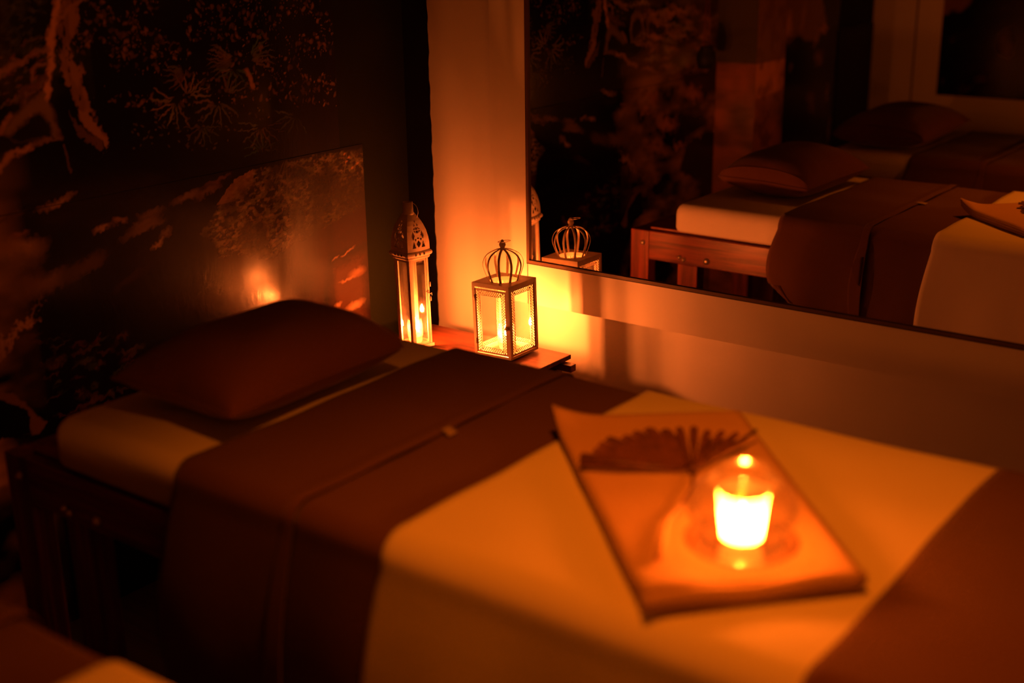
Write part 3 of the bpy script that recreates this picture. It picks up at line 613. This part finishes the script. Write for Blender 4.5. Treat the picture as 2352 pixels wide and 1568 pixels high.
# ------------------------------------------------------------------ pillows
def pillow(cx, cy, lx, ly, T, rot, tilt, lab, zb):
    n = 46; top = []; bot = []
    vs = []; fs = []
    def thick(u, v):
        a = max(0, 1 - abs(u) ** 2.6); b_ = max(0, 1 - abs(v) ** 3.0) if v < 0 else 1 - 0.74 * v ** 4; return (a * b_) ** 0.52
    def pos(u, v):
        c = 1 - 0.10 * (1 - u * u) * abs(v) ** 3 * 0 - 0.07 * (1 - abs(u)) ** 1.0 * abs(v) ** 4 ; d = 1 - 0.06 * (1 - abs(v)) * abs(u) ** 4
        return u * lx / 2 * d, v * ly / 2 * c
    for sgn in (1, -1):
        base = len(vs)
        for i in range(n + 1):
            for j in range(n + 1):
                u, v = -1 + 2 * i / n, -1 + 2 * j / n; u = math.sin(u * PI / 2) * 0.6 + u * 0.4; v = math.sin(v * PI / 2) * 0.6 + v * 0.4
                x, y = pos(u, v); t = thick(u, v)
                wr = 0.0015 * math.sin(5 * u + 6 * v) * t + 0.002 * math.sin(22 * v - 5 * u) * t * (1 - t)
                z = (T * 0.60 * t + wr) if sgn > 0 else -T * 0.40 * t
                vs.append((x, y, z))
        for i in range(n):
            for j in range(n):
                q = (base + i * (n + 1) + j, base + (i + 1) * (n + 1) + j, base + (i + 1) * (n + 1) + j + 1, base + i * (n + 1) + j + 1)
                fs.append(q if sgn > 0 else q[::-1])
    h2 = (n + 1) * (n + 1)
    for i in range(n):
        a_, b_ = i * (n + 1) + n, (i + 1) * (n + 1) + n; fs.append((a_, b_, h2 + b_, h2 + a_))
    o = MB().add(vs, fs).build('pillow', M['pillow'], None, True, (cx, cy, zb + T * 0.40), (0, tilt, rot))
    sm = MB().tube([(pos(u, v)[0] * 1.004, pos(u, v)[1] * 1.004, 0) for u, v in [(-1 + 2 * k / 20, -1) for k in range(20)] + [(1, -1 + 2 * k / 20) for k in range(20)] + [(1 - 2 * k / 20, 1) for k in range(20)] + [(-1, 1 - 2 * k / 20) for k in range(20)]], 0.0028, 6, closed=True)
    sm.build('seam', M['pillow'], o, True)
    cf = MB(); pts = []
    for k in range(25):   # stitched closing fold across the open end
        u = -0.96 + 1.92 * k / 24; x, y = pos(u, 1.0); pts.append((x, y, T * 0.60 * thick(u, 1.0)))
    MB().tube(pts, 0.0025, 6).build('closing_fold', M['pillow'], o, True)
    tag(o, lab, 'pillow', 'brown pillows'); return o
pillow(0.53, -1.105, 0.295, 0.43, 0.135, 0.03, 0.03, 'brown pillow at the head of the bed nearest the mirror', ZT + 0.001)
pillow(0.47, -1.05 + DY, 0.335, 0.58, 0.135, -0.05, 0.0, 'brown pillow on the second bed, seen in the mirror', ZT + 0.001)

# ------------------------------------------------------------------ towel, fan, bowl and candle on the bed
ZW = ZT + 0.0115 + 0.0045
def quad(c, u, v):
    (ax, ay), (bx, by), (cx_, cy_), (dx, dy) = c
    return ((ax * (1 - u) + bx * u) * (1 - v) + (dx * (1 - u) + cx_ * u) * v, (ay * (1 - u) + by * u) * (1 - v) + (dy * (1 - u) + cy_ * u) * v)
TC = [(1.082, -0.985), (1.318, -0.787), (1.700, -1.195), (1.512, -1.405)]      # far-left, far-right, near-right, near-left
tw = None
for lay in range(3):
    n1, n2 = 26, 44; vs = []; zb = ZW + 0.0022 + 0.0078 * lay
    for i in range(n1 + 1):
        for j in range(n2 + 1):
            u, v = i / n1, j / n2; x, y = quad(TC, u, v)
            ed = min(min(u, 1 - u) * 0.3, min(v, 1 - v) * 0.6)
            z = zb + 0.0022 * math.sin(7 * u + 5 * v + lay) * min(1, ed * 20) - 0.0020 * math.exp(-ed * 90)
            lift = max(0, 1 - math.hypot(u * 1.2, v * 2.4) / 0.35); z += 0.022 * lift * lift + (0.010 * math.exp(-((v - 0.99) / 0.05) ** 2) * math.exp(-((u - 0.08) / 0.2) ** 2) if lay == 2 else 0)
            sh_ = 0.003 * (2 - lay); cx_, cy_ = 1.4, -1.09
            vs.append((x + (cx_ - x) * sh_ * 2, y + (cy_ - y) * sh_ * 2, z))
    m_ = MB().add(vs, [(i * (n2 + 1) + j, (i + 1) * (n2 + 1) + j, (i + 1) * (n2 + 1) + j + 1, i * (n2 + 1) + j + 1)[::-1] for i in range(n1) for j in range(n2)])
    if lay == 0: tw = m_.build('folded_towel', M['towel'], None, True); solidify(tw, 0.0070, 0); tag(tw, 'folded orange towel lying on the white bed cover', 'towel')
    else: q = m_.build('towel_layer', M['towel'], tw, True); solidify(q, 0.0066, 0)
# rolled front fold of the towel
pts = [quad(TC, t, 1.0) for t in [k / 16 for k in range(17)]]
MB().tube([(x, y, ZW + 0.0125 + 0.003 * math.sin(k * 0.6)) for k, (x, y) in enumerate(pts)], 0.0105, 12).build('front_fold', M['towel'], tw, True)
ZTW = ZW + 0.0245

fan = empty('hand_fan', (1.386, -1.062, ZTW), label='open brown pleated hand fan on the orange towel', cat='fan')
nb = 15; a0, a1 = math.radians(206), math.radians(84)
for k in range(nb):
    aa = a0 + (a1 - a0) * k / (nb - 1); R = 0.165 - 0.025 * (k / (nb - 1)) + 0.006 * math.sin(k * 2.1); w_ = 0.080 if k < 9 else 0.052
    z0 = 0.002 + 0.0004 * k; dev = w_; vs = []
    for t in (0.12, 0.5, 0.8, 1.0):
        for s in (-1, 0, 1):
            ang = aa + s * dev * (1 if t < 1 else 0.8); vs.append((R * t * math.cos(ang), R * t * math.sin(ang), z0 + (0.004 * t if s == 0 else 0) + 0.003 * t))
    b_ = MB().add(vs, [(3 * i + j, 3 * i + j + 1, 3 * i + j + 4, 3 * i + j + 3) for i in range(3) for j in range(2)]).build('fan_leaf', M['fan'], fan); solidify(b_, 0.0009)
gd = MB()
for aa in (a0 + 0.05, a1 + 0.0): gd.tube([(0, 0, 0.005), (0.10 * math.cos(aa), 0.10 * math.sin(aa), 0.010), (0.165 * math.cos(aa), 0.165 * math.sin(aa), 0.016)], 0.0028, 6)
gd.build('guard_stick', M['fanstick'], fan, True)
MB().lathe([(0.0005, 0), (0.007, 0), (0.007, 0.012), (0.0005, 0.013)], 16).build('rivet', M['fanstick'], fan, True)
MB().tube([(0, 0, 0.006), (0.030, -0.055, 0.006), (0.045, -0.11, 0.006)], 0.0025, 6).build('handle_loop', M['fanstick'], fan, True)
MB().tube([(0.045, -0.11, 0.005), (0.056, -0.17, 0.005), (0.098, -0.262, 0.005)], [0.0025, 0.003, 0.005], 6).build('cord_tassel', M['towel'], fan, True)

def flame_obj(parent, z, power, name='flame', r=0.0052, h=0.026, col=FLAME):
    m_ = MB(); prof = []
    for k in range(11):
        t = k / 10; prof.append((max(0.0002, r * math.sin(PI * min(1, t ** 0.62)) ** 0.8 if t < 1 else 0.0002), h * t))
    m_.lathe(prof, 14, (0, 0, z), True)
    return m_.build(name, emis('flame_light', col, power), parent, True)
BX, BY = 1.546, -1.222
bw = empty('glass_bowl', (BX, BY, ZTW), label='round clear glass bowl on the towel holding the lit candle', cat='bowl')
Rb = 0.071
prof = [(0.001, 0.002), (0.040, 0.002), (0.055, 0.006)] + [(Rb * math.cos(a), 0.052 + 0.048 * math.sin(a)) for a in [(-0.85 + k * 0.19) for k in range(11)]] + [(0.034, 0.096), (0.031, 0.104)]
MB().lathe([p for p in prof], 48).build('bowl_body', M['bowlglass'], bw, True)
MB().tube([(0.030 * math.cos(2 * PI * k / 36), 0.030 * math.sin(2 * PI * k / 36), 0.105) for k in range(36)], 0.0016, 8, closed=True).build('rim', M['bowlglass'], bw, True)
dish = MB().lathe([(0.001, 0.0), (0.058, 0.0), (0.070, 0.003), (0.074, 0.008), (0.071, 0.0085), (0.066, 0.0045), (0.056, 0.002), (0.001, 0.002)], 48).build('saucer', M['bowlglass'], None, True, (BX, BY, ZTW - 0.001))
dish.name = 'saucer_ring'; dish.parent = bw; dish.location = (0, 0, -0.001)
def votive(loc, power, lab, r0=0.026, r1=0.033, h=0.070, zf=0.014):
    c = empty('votive_candle', loc, label=lab, cat='candle')
    MB().lathe([(0.0005, 0.0), (r0 - 0.004, 0.0), (r0, 0.004), (r1, h)], 40).build('frosted_cup', M['frost'], c, True)
    MB().lathe([(0.0005, 0.001), (r0 - 0.004, 0.001), (r0 - 0.004, zf - 0.004), (0.0005, zf - 0.003)], 32).build('wax', M['wax'], c, True)
    MB().tube([(0, 0, zf - 0.006), (0.0005, 0, zf + 0.001)], 0.0008, 6).build('wick', M['wick'], c)
    flame_obj(c, zf + 0.001, power, h=0.038); return c
votive((BX, BY, ZTW + 0.006), P_BED, 'lit white candle in a frosted cup inside the glass bowl')
votive((1.50, -2.27, ZT + 0.0165), P_FILL_CANDLE, 'added fill candle in a frosted cup on the second bed, out of view')  # unseen candle added as fill for the near hems, second bed and murals

# ------------------------------------------------------------------ corner stool
ZS = 0.455
st = empty('corner_stool', (0.26, -0.20, 0), label='low red-brown wooden stool in the corner under the two lanterns', cat='stool')
bevel(MB().box((-0.22, -0.13, ZS - 0.012), (0.232, 0.13, ZS)).build('seat', M['stool'], st), 0.0015)
for y in (-0.10, 0.085): bevel(MB().box((-0.22, y, ZS - 0.030), (0.262, y + 0.022, ZS - 0.0125)).build('rail', M['redwood'], st), 0.001)
for x in (-0.205, 0.19):
    for y in (-0.10, 0.080): bevel(MB().box((x, y - 0.001, 0), (x + 0.03, y + 0.029, ZS - 0.0305)).build('leg', M['redwood_v'], st), 0.0015)

# ------------------------------------------------------------------ lantern with the crown top
TILT = -math.radians(1.9)
ln = empty('crown_lantern', (0.3500, -0.1480, ZS + 0.0022), (0, TILT, 0), label='square metal lantern with pierced sides and a round ribbed crown top', cat='lantern')
S_, HB = 0.0570, 0.186
def perforated(w_, h_, z0, band, parent, name, face, cell=(0.0045, 0.0068), inset=0.0045):
    """flat panel (x across, z up) with a pierced border around a window"""
    m_ = MB(); cw, chh = cell
    def rect(x0, z0_, x1, z1_): m_.add([(x0, 0, z0_), (x1, 0, z0_), (x1, 0, z1_), (x0, 0, z1_)], [(0, 1, 2, 3)])
    def holed(x0, z0_, x1, z1_, vert):
        cx, cz = (x0 + x1) / 2, (z0_ + z1_) / 2; hx, hz = (x1 - x0) / 2, (z1_ - z0_) / 2; out = []; inn = []
        for k in range(12):
            a = 2 * PI * k / 12 + PI / 12; ca, sa = math.cos(a), math.sin(a); t = 1 / max(abs(ca), abs(sa)); out.append((cx + hx * ca * t, 0, cz + hz * sa * t)); inn.append((cx + hx * 0.76 * ca, 0, cz + hz * 0.84 * sa))
        n_ = 12; m_.add(out + inn, [(k, (k + 1) % n_, n_ + (k + 1) % n_, n_ + k) for k in range(n_)])
        for sx in (-1, 1):     # fill the corners
            for sz in (-1, 1):
                pass
    def patch(x0, z0_, x1, z1_, vert):
        W1, H1 = x1 - x0, z1_ - z0_
        if vert:
            nc = max(1, round(W1 / cw)); nr = max(1, round(H1 / chh)); dx, dz = W1 / nc, H1 / nr
            for c in range(nc):
                sh_ = dz / 2 if c % 2 else 0
                for r in range(nr):
                    zA = z0_ + r * dz + sh_; zB = zA + dz
                    if zB > z1_ + 1e-6: rect(x0 + c * dx, zA, x0 + (c + 1) * dx, z1_); continue
                    holed(x0 + c * dx, zA, x0 + (c + 1) * dx, zB, True)
                if sh_: rect(x0 + c * dx, z0_, x0 + (c + 1) * dx, z0_ + sh_)
        else:
            nr = max(1, round(H1 / cw)); nc = max(1, round(W1 / chh)); dx, dz = W1 / nc, H1 / nr
            for r in range(nr):
                sh_ = dx / 2 if r % 2 else 0
                for c in range(nc):
                    xA = x0 + c * dx + sh_; xB = xA + dx
                    if xB > x1 + 1e-6: rect(xA, z0_ + r * dz, x1, z0_ + (r + 1) * dz); continue
                    holed(xA, z0_ + r * dz, xB, z0_ + (r + 1) * dz, False)
                if sh_: rect(x0, z0_ + r * dz, x0 + sh_, z0_ + (r + 1) * dz)
    X0, X1, Z0, Z1 = -w_ / 2, w_ / 2, z0, z0 + h_
    i = inset; b_ = band
    rect(X0, Z0, X1, Z0 + i); rect(X0, Z1 - i, X1, Z1); rect(X0, Z0 + i, X0 + i, Z1 - i); rect(X1 - i, Z0 + i, X1, Z1 - i)
    patch(X0 + i, Z0 + i, X0 + i + b_, Z1 - i, True); patch(X1 - i - b_, Z0 + i, X1 - i, Z1 - i, True)
    patch(X0 + i + b_, Z0 + i, X1 - i - b_, Z0 + i + b_, False); patch(X0 + i + b_, Z1 - i - b_, X1 - i - b_, Z1 - i, False)
    wx, wz0, wz1 = w_ / 2 - i - b_, Z0 + i + b_, Z1 - i - b_; e = 0.0012
    rect(-wx, wz0 - e, wx, wz0); rect(-wx, wz1, wx, wz1 + e)
    rect(-wx - e, wz0 - e, -wx, wz1 + e); rect(wx, wz0 - e, wx + e, wz1 + e)
    o = m_.build(name, M['metal'], parent); solidify(o, 0.0009, 0)
    o.rotation_euler = (0, 0, {'-y': 0, '+x': PI / 2, '+y': PI, '-x': -PI / 2}[face])
    d = S_ - 0.0022; o.location = {'-y': (0, -d, 0), '+x': (d, 0, 0), '+y': (0, d, 0), '-x': (-d, 0, 0)}[face]
    return o
bevel(MB().box((-S_, -S_, 0), (S_, S_, 0.007)).build('base', M['metal'], ln), 0.001)
for sx in (-1, 1):
    for sy in (-1, 1):
        MB().box((min(sx * S_, sx * (S_ - 0.0085)), min(sy * S_, sy * (S_ - 0.0085)), 0.0071), (max(sx * S_, sx * (S_ - 0.0085)), max(sy * S_, sy * (S_ - 0.0085)), HB - 0.0101)).build('post', M['metal'], ln)
pw, phh = 2 * (S_ - 0.0080), HB - 0.0102 - 0.0072
for fc in ('-y', '+x', '+y', '-x'):
    if fc == '-y':
        dr = perforated(pw - 0.0006, phh - 0.0045, 0.0085, 0.0118, ln, 'door', fc); dr.location.y -= 0.0012
        MB().tube([(pw / 2 - 0.004, -0.002, 0.085), (pw / 2 + 0.001, -0.008, 0.087), (pw / 2 + 0.006, -0.006, 0.080), (pw / 2 + 0.002, -0.007, 0.074), (pw / 2 - 0.003, -0.003, 0.078)], 0.0016, 8).build('latch', M['metal'], dr, True)
        MB().lathe([(0.0005, 0), (0.004, 0), (0.0045, 0.003), (0.003, 0.006), (0.0005, 0.007)], 14).build('knob', M['metal'], dr, True, (pw / 2 - 0.001, -0.001, 0.081), (PI / 2, 0, 0))
        for z in (0.03, 0.14): MB().lathe([(0.0018, 0), (0.0018, 0.014)], 10, cap=True).build('hinge', M['metal'], dr, True, (-pw / 2 - 0.0005, -0.001, z))
        par, loc0 = dr, None
    else:
        par = perforated(pw, phh, 0.0073, 0.0118, ln, 'side_panel', fc)
    g = MB().add([(-pw / 2 + 0.006, 0.0022, 0.012), (pw / 2 - 0.006, 0.0022, 0.012), (pw / 2 - 0.006, 0.0022, phh - 0.004), (-pw / 2 + 0.006, 0.0022, phh - 0.004)], [(0, 1, 2, 3)]).build('glass_pane', M['glass'], par)
# top plate with a round opening
n_ = 48; out = []; inn = []
for k in range(n_):
    a = 2 * PI * k / n_; ca, sa = math.cos(a), math.sin(a); t = 1 / max(abs(ca), abs(sa)); out.append((S_ * ca * t, S_ * sa * t)); inn.append((0.035 * ca, 0.035 * sa))
tp = MB(); rg = [[(x, y, HB - 0.010) for x, y in inn], [(x, y, HB - 0.010) for x, y in out], [(x, y, HB) for x, y in out], [(x, y, HB) for x, y in inn], [(x, y, HB - 0.010) for x, y in inn]]
tp.loft(rg); tp.build('top_plate', M['metal'], ln)
for k in range(10):
    a = 2 * PI * k / 10 + 0.12; m_ = MB(); vs = []; hw = 0.0030
    ctl = [(0.0375, 0.0), (0.0445, 0.018), (0.0500, 0.036), (0.0490, 0.050), (0.0420, 0.063), (0.0290, 0.072), (0.014, 0.077), (0.007, 0.078)]
    pr = []
    for i in range(len(ctl) - 1):
        for s in range(4):
            t = s / 4; p0 = ctl[max(i - 1, 0)]; p1 = ctl[i]; p2 = ctl[i + 1]; p3 = ctl[min(i + 2, len(ctl) - 1)]
            pr.append(tuple(0.5 * ((2 * p1[c]) + (-p0[c] + p2[c]) * t + (2 * p0[c] - 5 * p1[c] + 4 * p2[c] - p3[c]) * t * t + (-p0[c] + 3 * p1[c] - 3 * p2[c] + p3[c]) * t ** 3) for c in (0, 1)))
    pr.append(ctl[-1])
    for r_, z in pr:
        for s in (-1, 1): vs.append((r_ * math.cos(a) - s * hw * math.sin(a), r_ * math.sin(a) + s * hw * math.cos(a), HB + z))
    rb = m_.add(vs, [(2 * i, 2 * i + 1, 2 * i + 3, 2 * i + 2) for i in range(len(pr) - 1)]).build('crown_rib', M['metal'], ln, True); solidify(rb, 0.0009, 0)
MB().lathe([(0.0005, 0.075), (0.0105, 0.075), (0.0100, 0.0765), (0.0062, 0.080), (0.0055, 0.082), (0.0076, 0.085), (0.0084, 0.089), (0.0076, 0.0925), (0.0046, 0.0955), (0.0038, 0.098), (0.0034, 0.100), (0.0005, 0.1015)], 24, (0, 0, HB)).build('finial', M['metal'], ln, True)
MB().tube([(0.009 + 0.016 * math.cos(2 * PI * k / 30), -0.004 + 0.015 * math.sin(2 * PI * k / 30), HB + 0.0985 + 0.002 * math.cos(2 * PI * k / 30)) for k in range(30)], 0.0008, 6, closed=True).build('ring', M['metal'], ln, True)

def jar_candle(loc, r, h, power, lab, zf=0.030, rot=(0, 0, 0)):
    c = empty('jar_candle', loc, rot, label=lab, cat='candle')
    MB().lathe([(0.0005, 0.0), (r * 0.8, 0.0), (r * 0.95, 0.004), (r, h * 0.3), (r, h * 0.75), (r * 0.93, h * 0.9), (r * 0.86, h)], 32).build('glass_jar', M['clear'], c, True)
    MB().lathe([(0.0005, 0.001), (r * 0.78, 0.001), (r * 0.88, 0.006), (r * 0.9, zf - 0.010), (0.0005, zf - 0.009)], 28).build('wax', M['wax'], c, True)
    MB().tube([(0, 0, zf - 0.010), (0.0005, 0, zf + 0.001)], 0.0007, 6).build('wick', M['wick'], c)
    flame_obj(c, zf + 0.001, power, r=0.0045, h=0.022, col=FLAME_L); return c
jar_candle((0.349, -0.147, ZS + 0.0105), 0.022, 0.070, P_CROWN, 'lit candle in a clear glass jar inside the crown-topped lantern', 0.032, (0, TILT, 0))

# ------------------------------------------------------------------ tall domed lantern
tl = empty('domed_lantern', (0.1290, -0.2410, ZS + 0.0014), (0, TILT, math.radians(-11)), label='tall slim metal lantern with glass sides and pierced domed roof', cat='lantern')
a_ = 0.0300; HBt = 0.231
bevel(MB().box((-a_ - 0.004, -a_ - 0.004, 0), (a_ + 0.004, a_ + 0.004, 0.008)).build('base', M['metal'], tl), 0.001)
for sx in (-1, 1):
    for sy in (-1, 1):
        MB().box((min(sx * a_, sx * (a_ - 0.0065)), min(sy * a_, sy * (a_ - 0.0065)), 0.0081), (max(sx * a_, sx * (a_ - 0.0065)), max(sy * a_, sy * (a_ - 0.0065)), HBt)).build('post', M['metal'], tl)
for q_, fc in enumerate(('-y', '+x', '+y', '-x')):
    iw = a_ - 0.0068; m_ = MB(); t = 0.0055
    for A, B_ in (((-iw, -0.001, 0.0085), (iw, 0.001, 0.0085 + t)), ((-iw, -0.001, HBt - t - 0.0005), (iw, 0.001, HBt - 0.0005)), ((-iw, -0.001, 0.0085 + t), (-iw + 0.004, 0.001, HBt - t - 0.0005)), ((iw - 0.004, -0.001, 0.0085 + t), (iw, 0.001, HBt - t - 0.0005))): m_.box(A, B_)
    o = m_.build('door' if fc == '+x' else 'side_frame', M['metal'], tl)
    o.rotation_euler = (0, 0, {'-y': 0, '+x': PI / 2, '+y': PI, '-x': -PI / 2}[fc]); d = a_ - 0.002
    o.location = {'-y': (0, -d, 0), '+x': (d, 0, 0), '+y': (0, d, 0), '-x': (-d, 0, 0)}[fc]
    MB().add([(-iw + 0.0035, 0.0, 0.013), (iw - 0.0035, 0.0, 0.013), (iw - 0.0035, 0.0, HBt - 0.005), (-iw + 0.0035, 0.0, HBt - 0.005)], [(0, 1, 2, 3)]).build('glass_pane', M['glass'], o)
    if fc == '+x':
        for z, hh in ((0.155, 0.012), (0.118, 0.011)): MB().lathe([(0.0018, 0), (0.0018, hh)], 10, cap=True).build('hinge', M['metal'], o, True, (iw + 0.0085, -0.003, z))
        MB().tube([(iw + 0.004, -0.003, 0.146), (iw + 0.001, -0.006, 0.141), (iw + 0.006, -0.006, 0.137), (iw + 0.010, -0.006, 0.139), (iw + 0.012, -0.004, 0.132)], 0.0010, 6).build('latch', M['metal'], o, True)
# rolled rim with small square holes
rings = []
for hw, z in ((0.0315, HBt + 0.0002), (0.0335, HBt + 0.003), (0.0335, HBt + 0.007), (0.0365, HBt + 0.009), (0.0385, HBt + 0.0125), (0.0385, HBt + 0.016), (0.0365, HBt + 0.0195), (0.0330, HBt + 0.021)):
    rings.append([(hw * sx, hw * sy, z) for sx, sy in ((-1, -1), (1, -1), (1, 1), (-1, 1))])
rim = MB().loft(rings).build('roof_rim', M['metal'], tl); solidify(rim, 0.0008, 0)
for (dx, dy, ro) in ((0, -1, 0), (1, 0, PI / 2), (0, 1, PI), (-1, 0, -PI / 2)):
    for s in (-0.013, 0.0, 0.013):
        pxl = (s, -0.0388) if dx == 0 else (s, -0.0388)
        c_, s__ = math.cos(ro), math.sin(ro); X, Yy = pxl[0] * c_ - pxl[1] * s__, pxl[0] * s__ + pxl[1] * c_
        MB().box((-0.0019, -0.0008, -0.0028), (0.0019, 0.0006, 0.0028)).build('rim_slot', M['dark_edge'], tl, loc=(X, Yy, HBt + 0.0135), rot=(0, 0, ro))
# dome: four curved faces pierced with a lattice of holes
def hw_dome(t):
    pts = [(0, 0.0345), (0.2, 0.0342), (0.34, 0.0330), (0.54, 0.0295), (0.70, 0.0248), (0.81, 0.0205), (0.90, 0.0160), (0.96, 0.0128), (1.0, 0.0105)]
    for (a, va), (b_, vb) in zip(pts[:-1], pts[1:]):
        if t <= b_: return va + (vb - va) * (t - a) / (b_ - a)
    return pts[-1][1]
def in_hole(u, t):
    def tri(cx, cz, hw, hz, up=True):
        q = (t - (cz - hz)) / (2 * hz)
        if not 0 <= q <= 1: return False
        return abs(u - cx) < hw * ((1 - q) if up else q)
    def dia(cx, cz, hw, hz): return abs(u - cx) / hw + abs(t - cz) / hz < 1
    if tri(-0.42, 0.19, 0.17, 0.095) or tri(0.42, 0.19, 0.17, 0.095) or dia(0, 0.20, 0.20, 0.105): return True
    if tri(-0.25, 0.305, 0.10, 0.035, False) or tri(0.25, 0.305, 0.10, 0.035, False) or dia(0, 0.355, 0.13, 0.03): return True
    if dia(-0.45, 0.43, 0.17, 0.115) or dia(0.45, 0.43, 0.17, 0.115): return True
    if (u / 0.36) ** 2 + ((t - 0.575) / 0.085) ** 2 < 1 and not (abs(abs(u) - 0.12) < 0.028 or abs(t - 0.575) < 0.010): return True
    if tri(-0.20, 0.715, 0.14, 0.04) or tri(0.20, 0.715, 0.14, 0.04) or dia(0, 0.80, 0.15, 0.04): return True
    return False
zb = HBt + 0.021; hd = 0.092; nu, nt_ = 56, 84
dm = MB(); U = [-1 + 2 * i / nu for i in range(nu + 1)]
for f in range(4):
    ro = f * PI / 2; c_, s__ = math.cos(ro), math.sin(ro); vs = []; fs = []
    for j in range(nt_ + 1):
        t = j / nt_; h_ = hw_dome(t)
        for u in U:
            bul = 0.0016 * (1 - u * u); X, Yy = u * h_, -(h_ + bul); vs.append((X * c_ - Yy * s__, X * s__ + Yy * c_, zb + hd * t))
    for j in range(nt_):
        for i in range(nu):
            if not in_hole((U[i] + U[i + 1]) / 2, (j + 0.5) / nt_): fs.append((j * (nu + 1) + i, j * (nu + 1) + i + 1, (j + 1) * (nu + 1) + i + 1, (j + 1) * (nu + 1) + i))
    dm.add(vs, fs)
MB().box((-0.029, -0.029, HBt + 0.0006), (0.029, 0.029, HBt + 0.0016)).build('light_block_plate', M['black'], tl)  # unseen plate added to keep candle light out of the dome
do = dm.build('domed_roof', M['metal'], tl); solidify(do, 0.0008, -1)
MB().lathe([(0.0145, zb + hd - 0.004), (0.0150, zb + hd), (0.0128, zb + hd + 0.002), (0.0125, zb + hd + 0.028), (0.0118, zb + hd + 0.028), (0.0118, zb + hd - 0.004)], 32).build('chimney', M['metal'], tl, True)
MB().tube([(0.020 * math.sin(2 * PI * k / 36) * 1.0 + 0.004, 0.012, zb + hd + 0.004 + 0.019 * math.cos(2 * PI * k / 36)) for k in range(36)], 0.0008, 6, closed=True).build('ring_handle', M['metal'], tl, True)
jar_candle((0.1285, -0.2405, ZS + 0.011), 0.0195, 0.062, P_TALL, 'lit candle in a clear glass jar inside the tall domed lantern', 0.030, (0, TILT, 0))
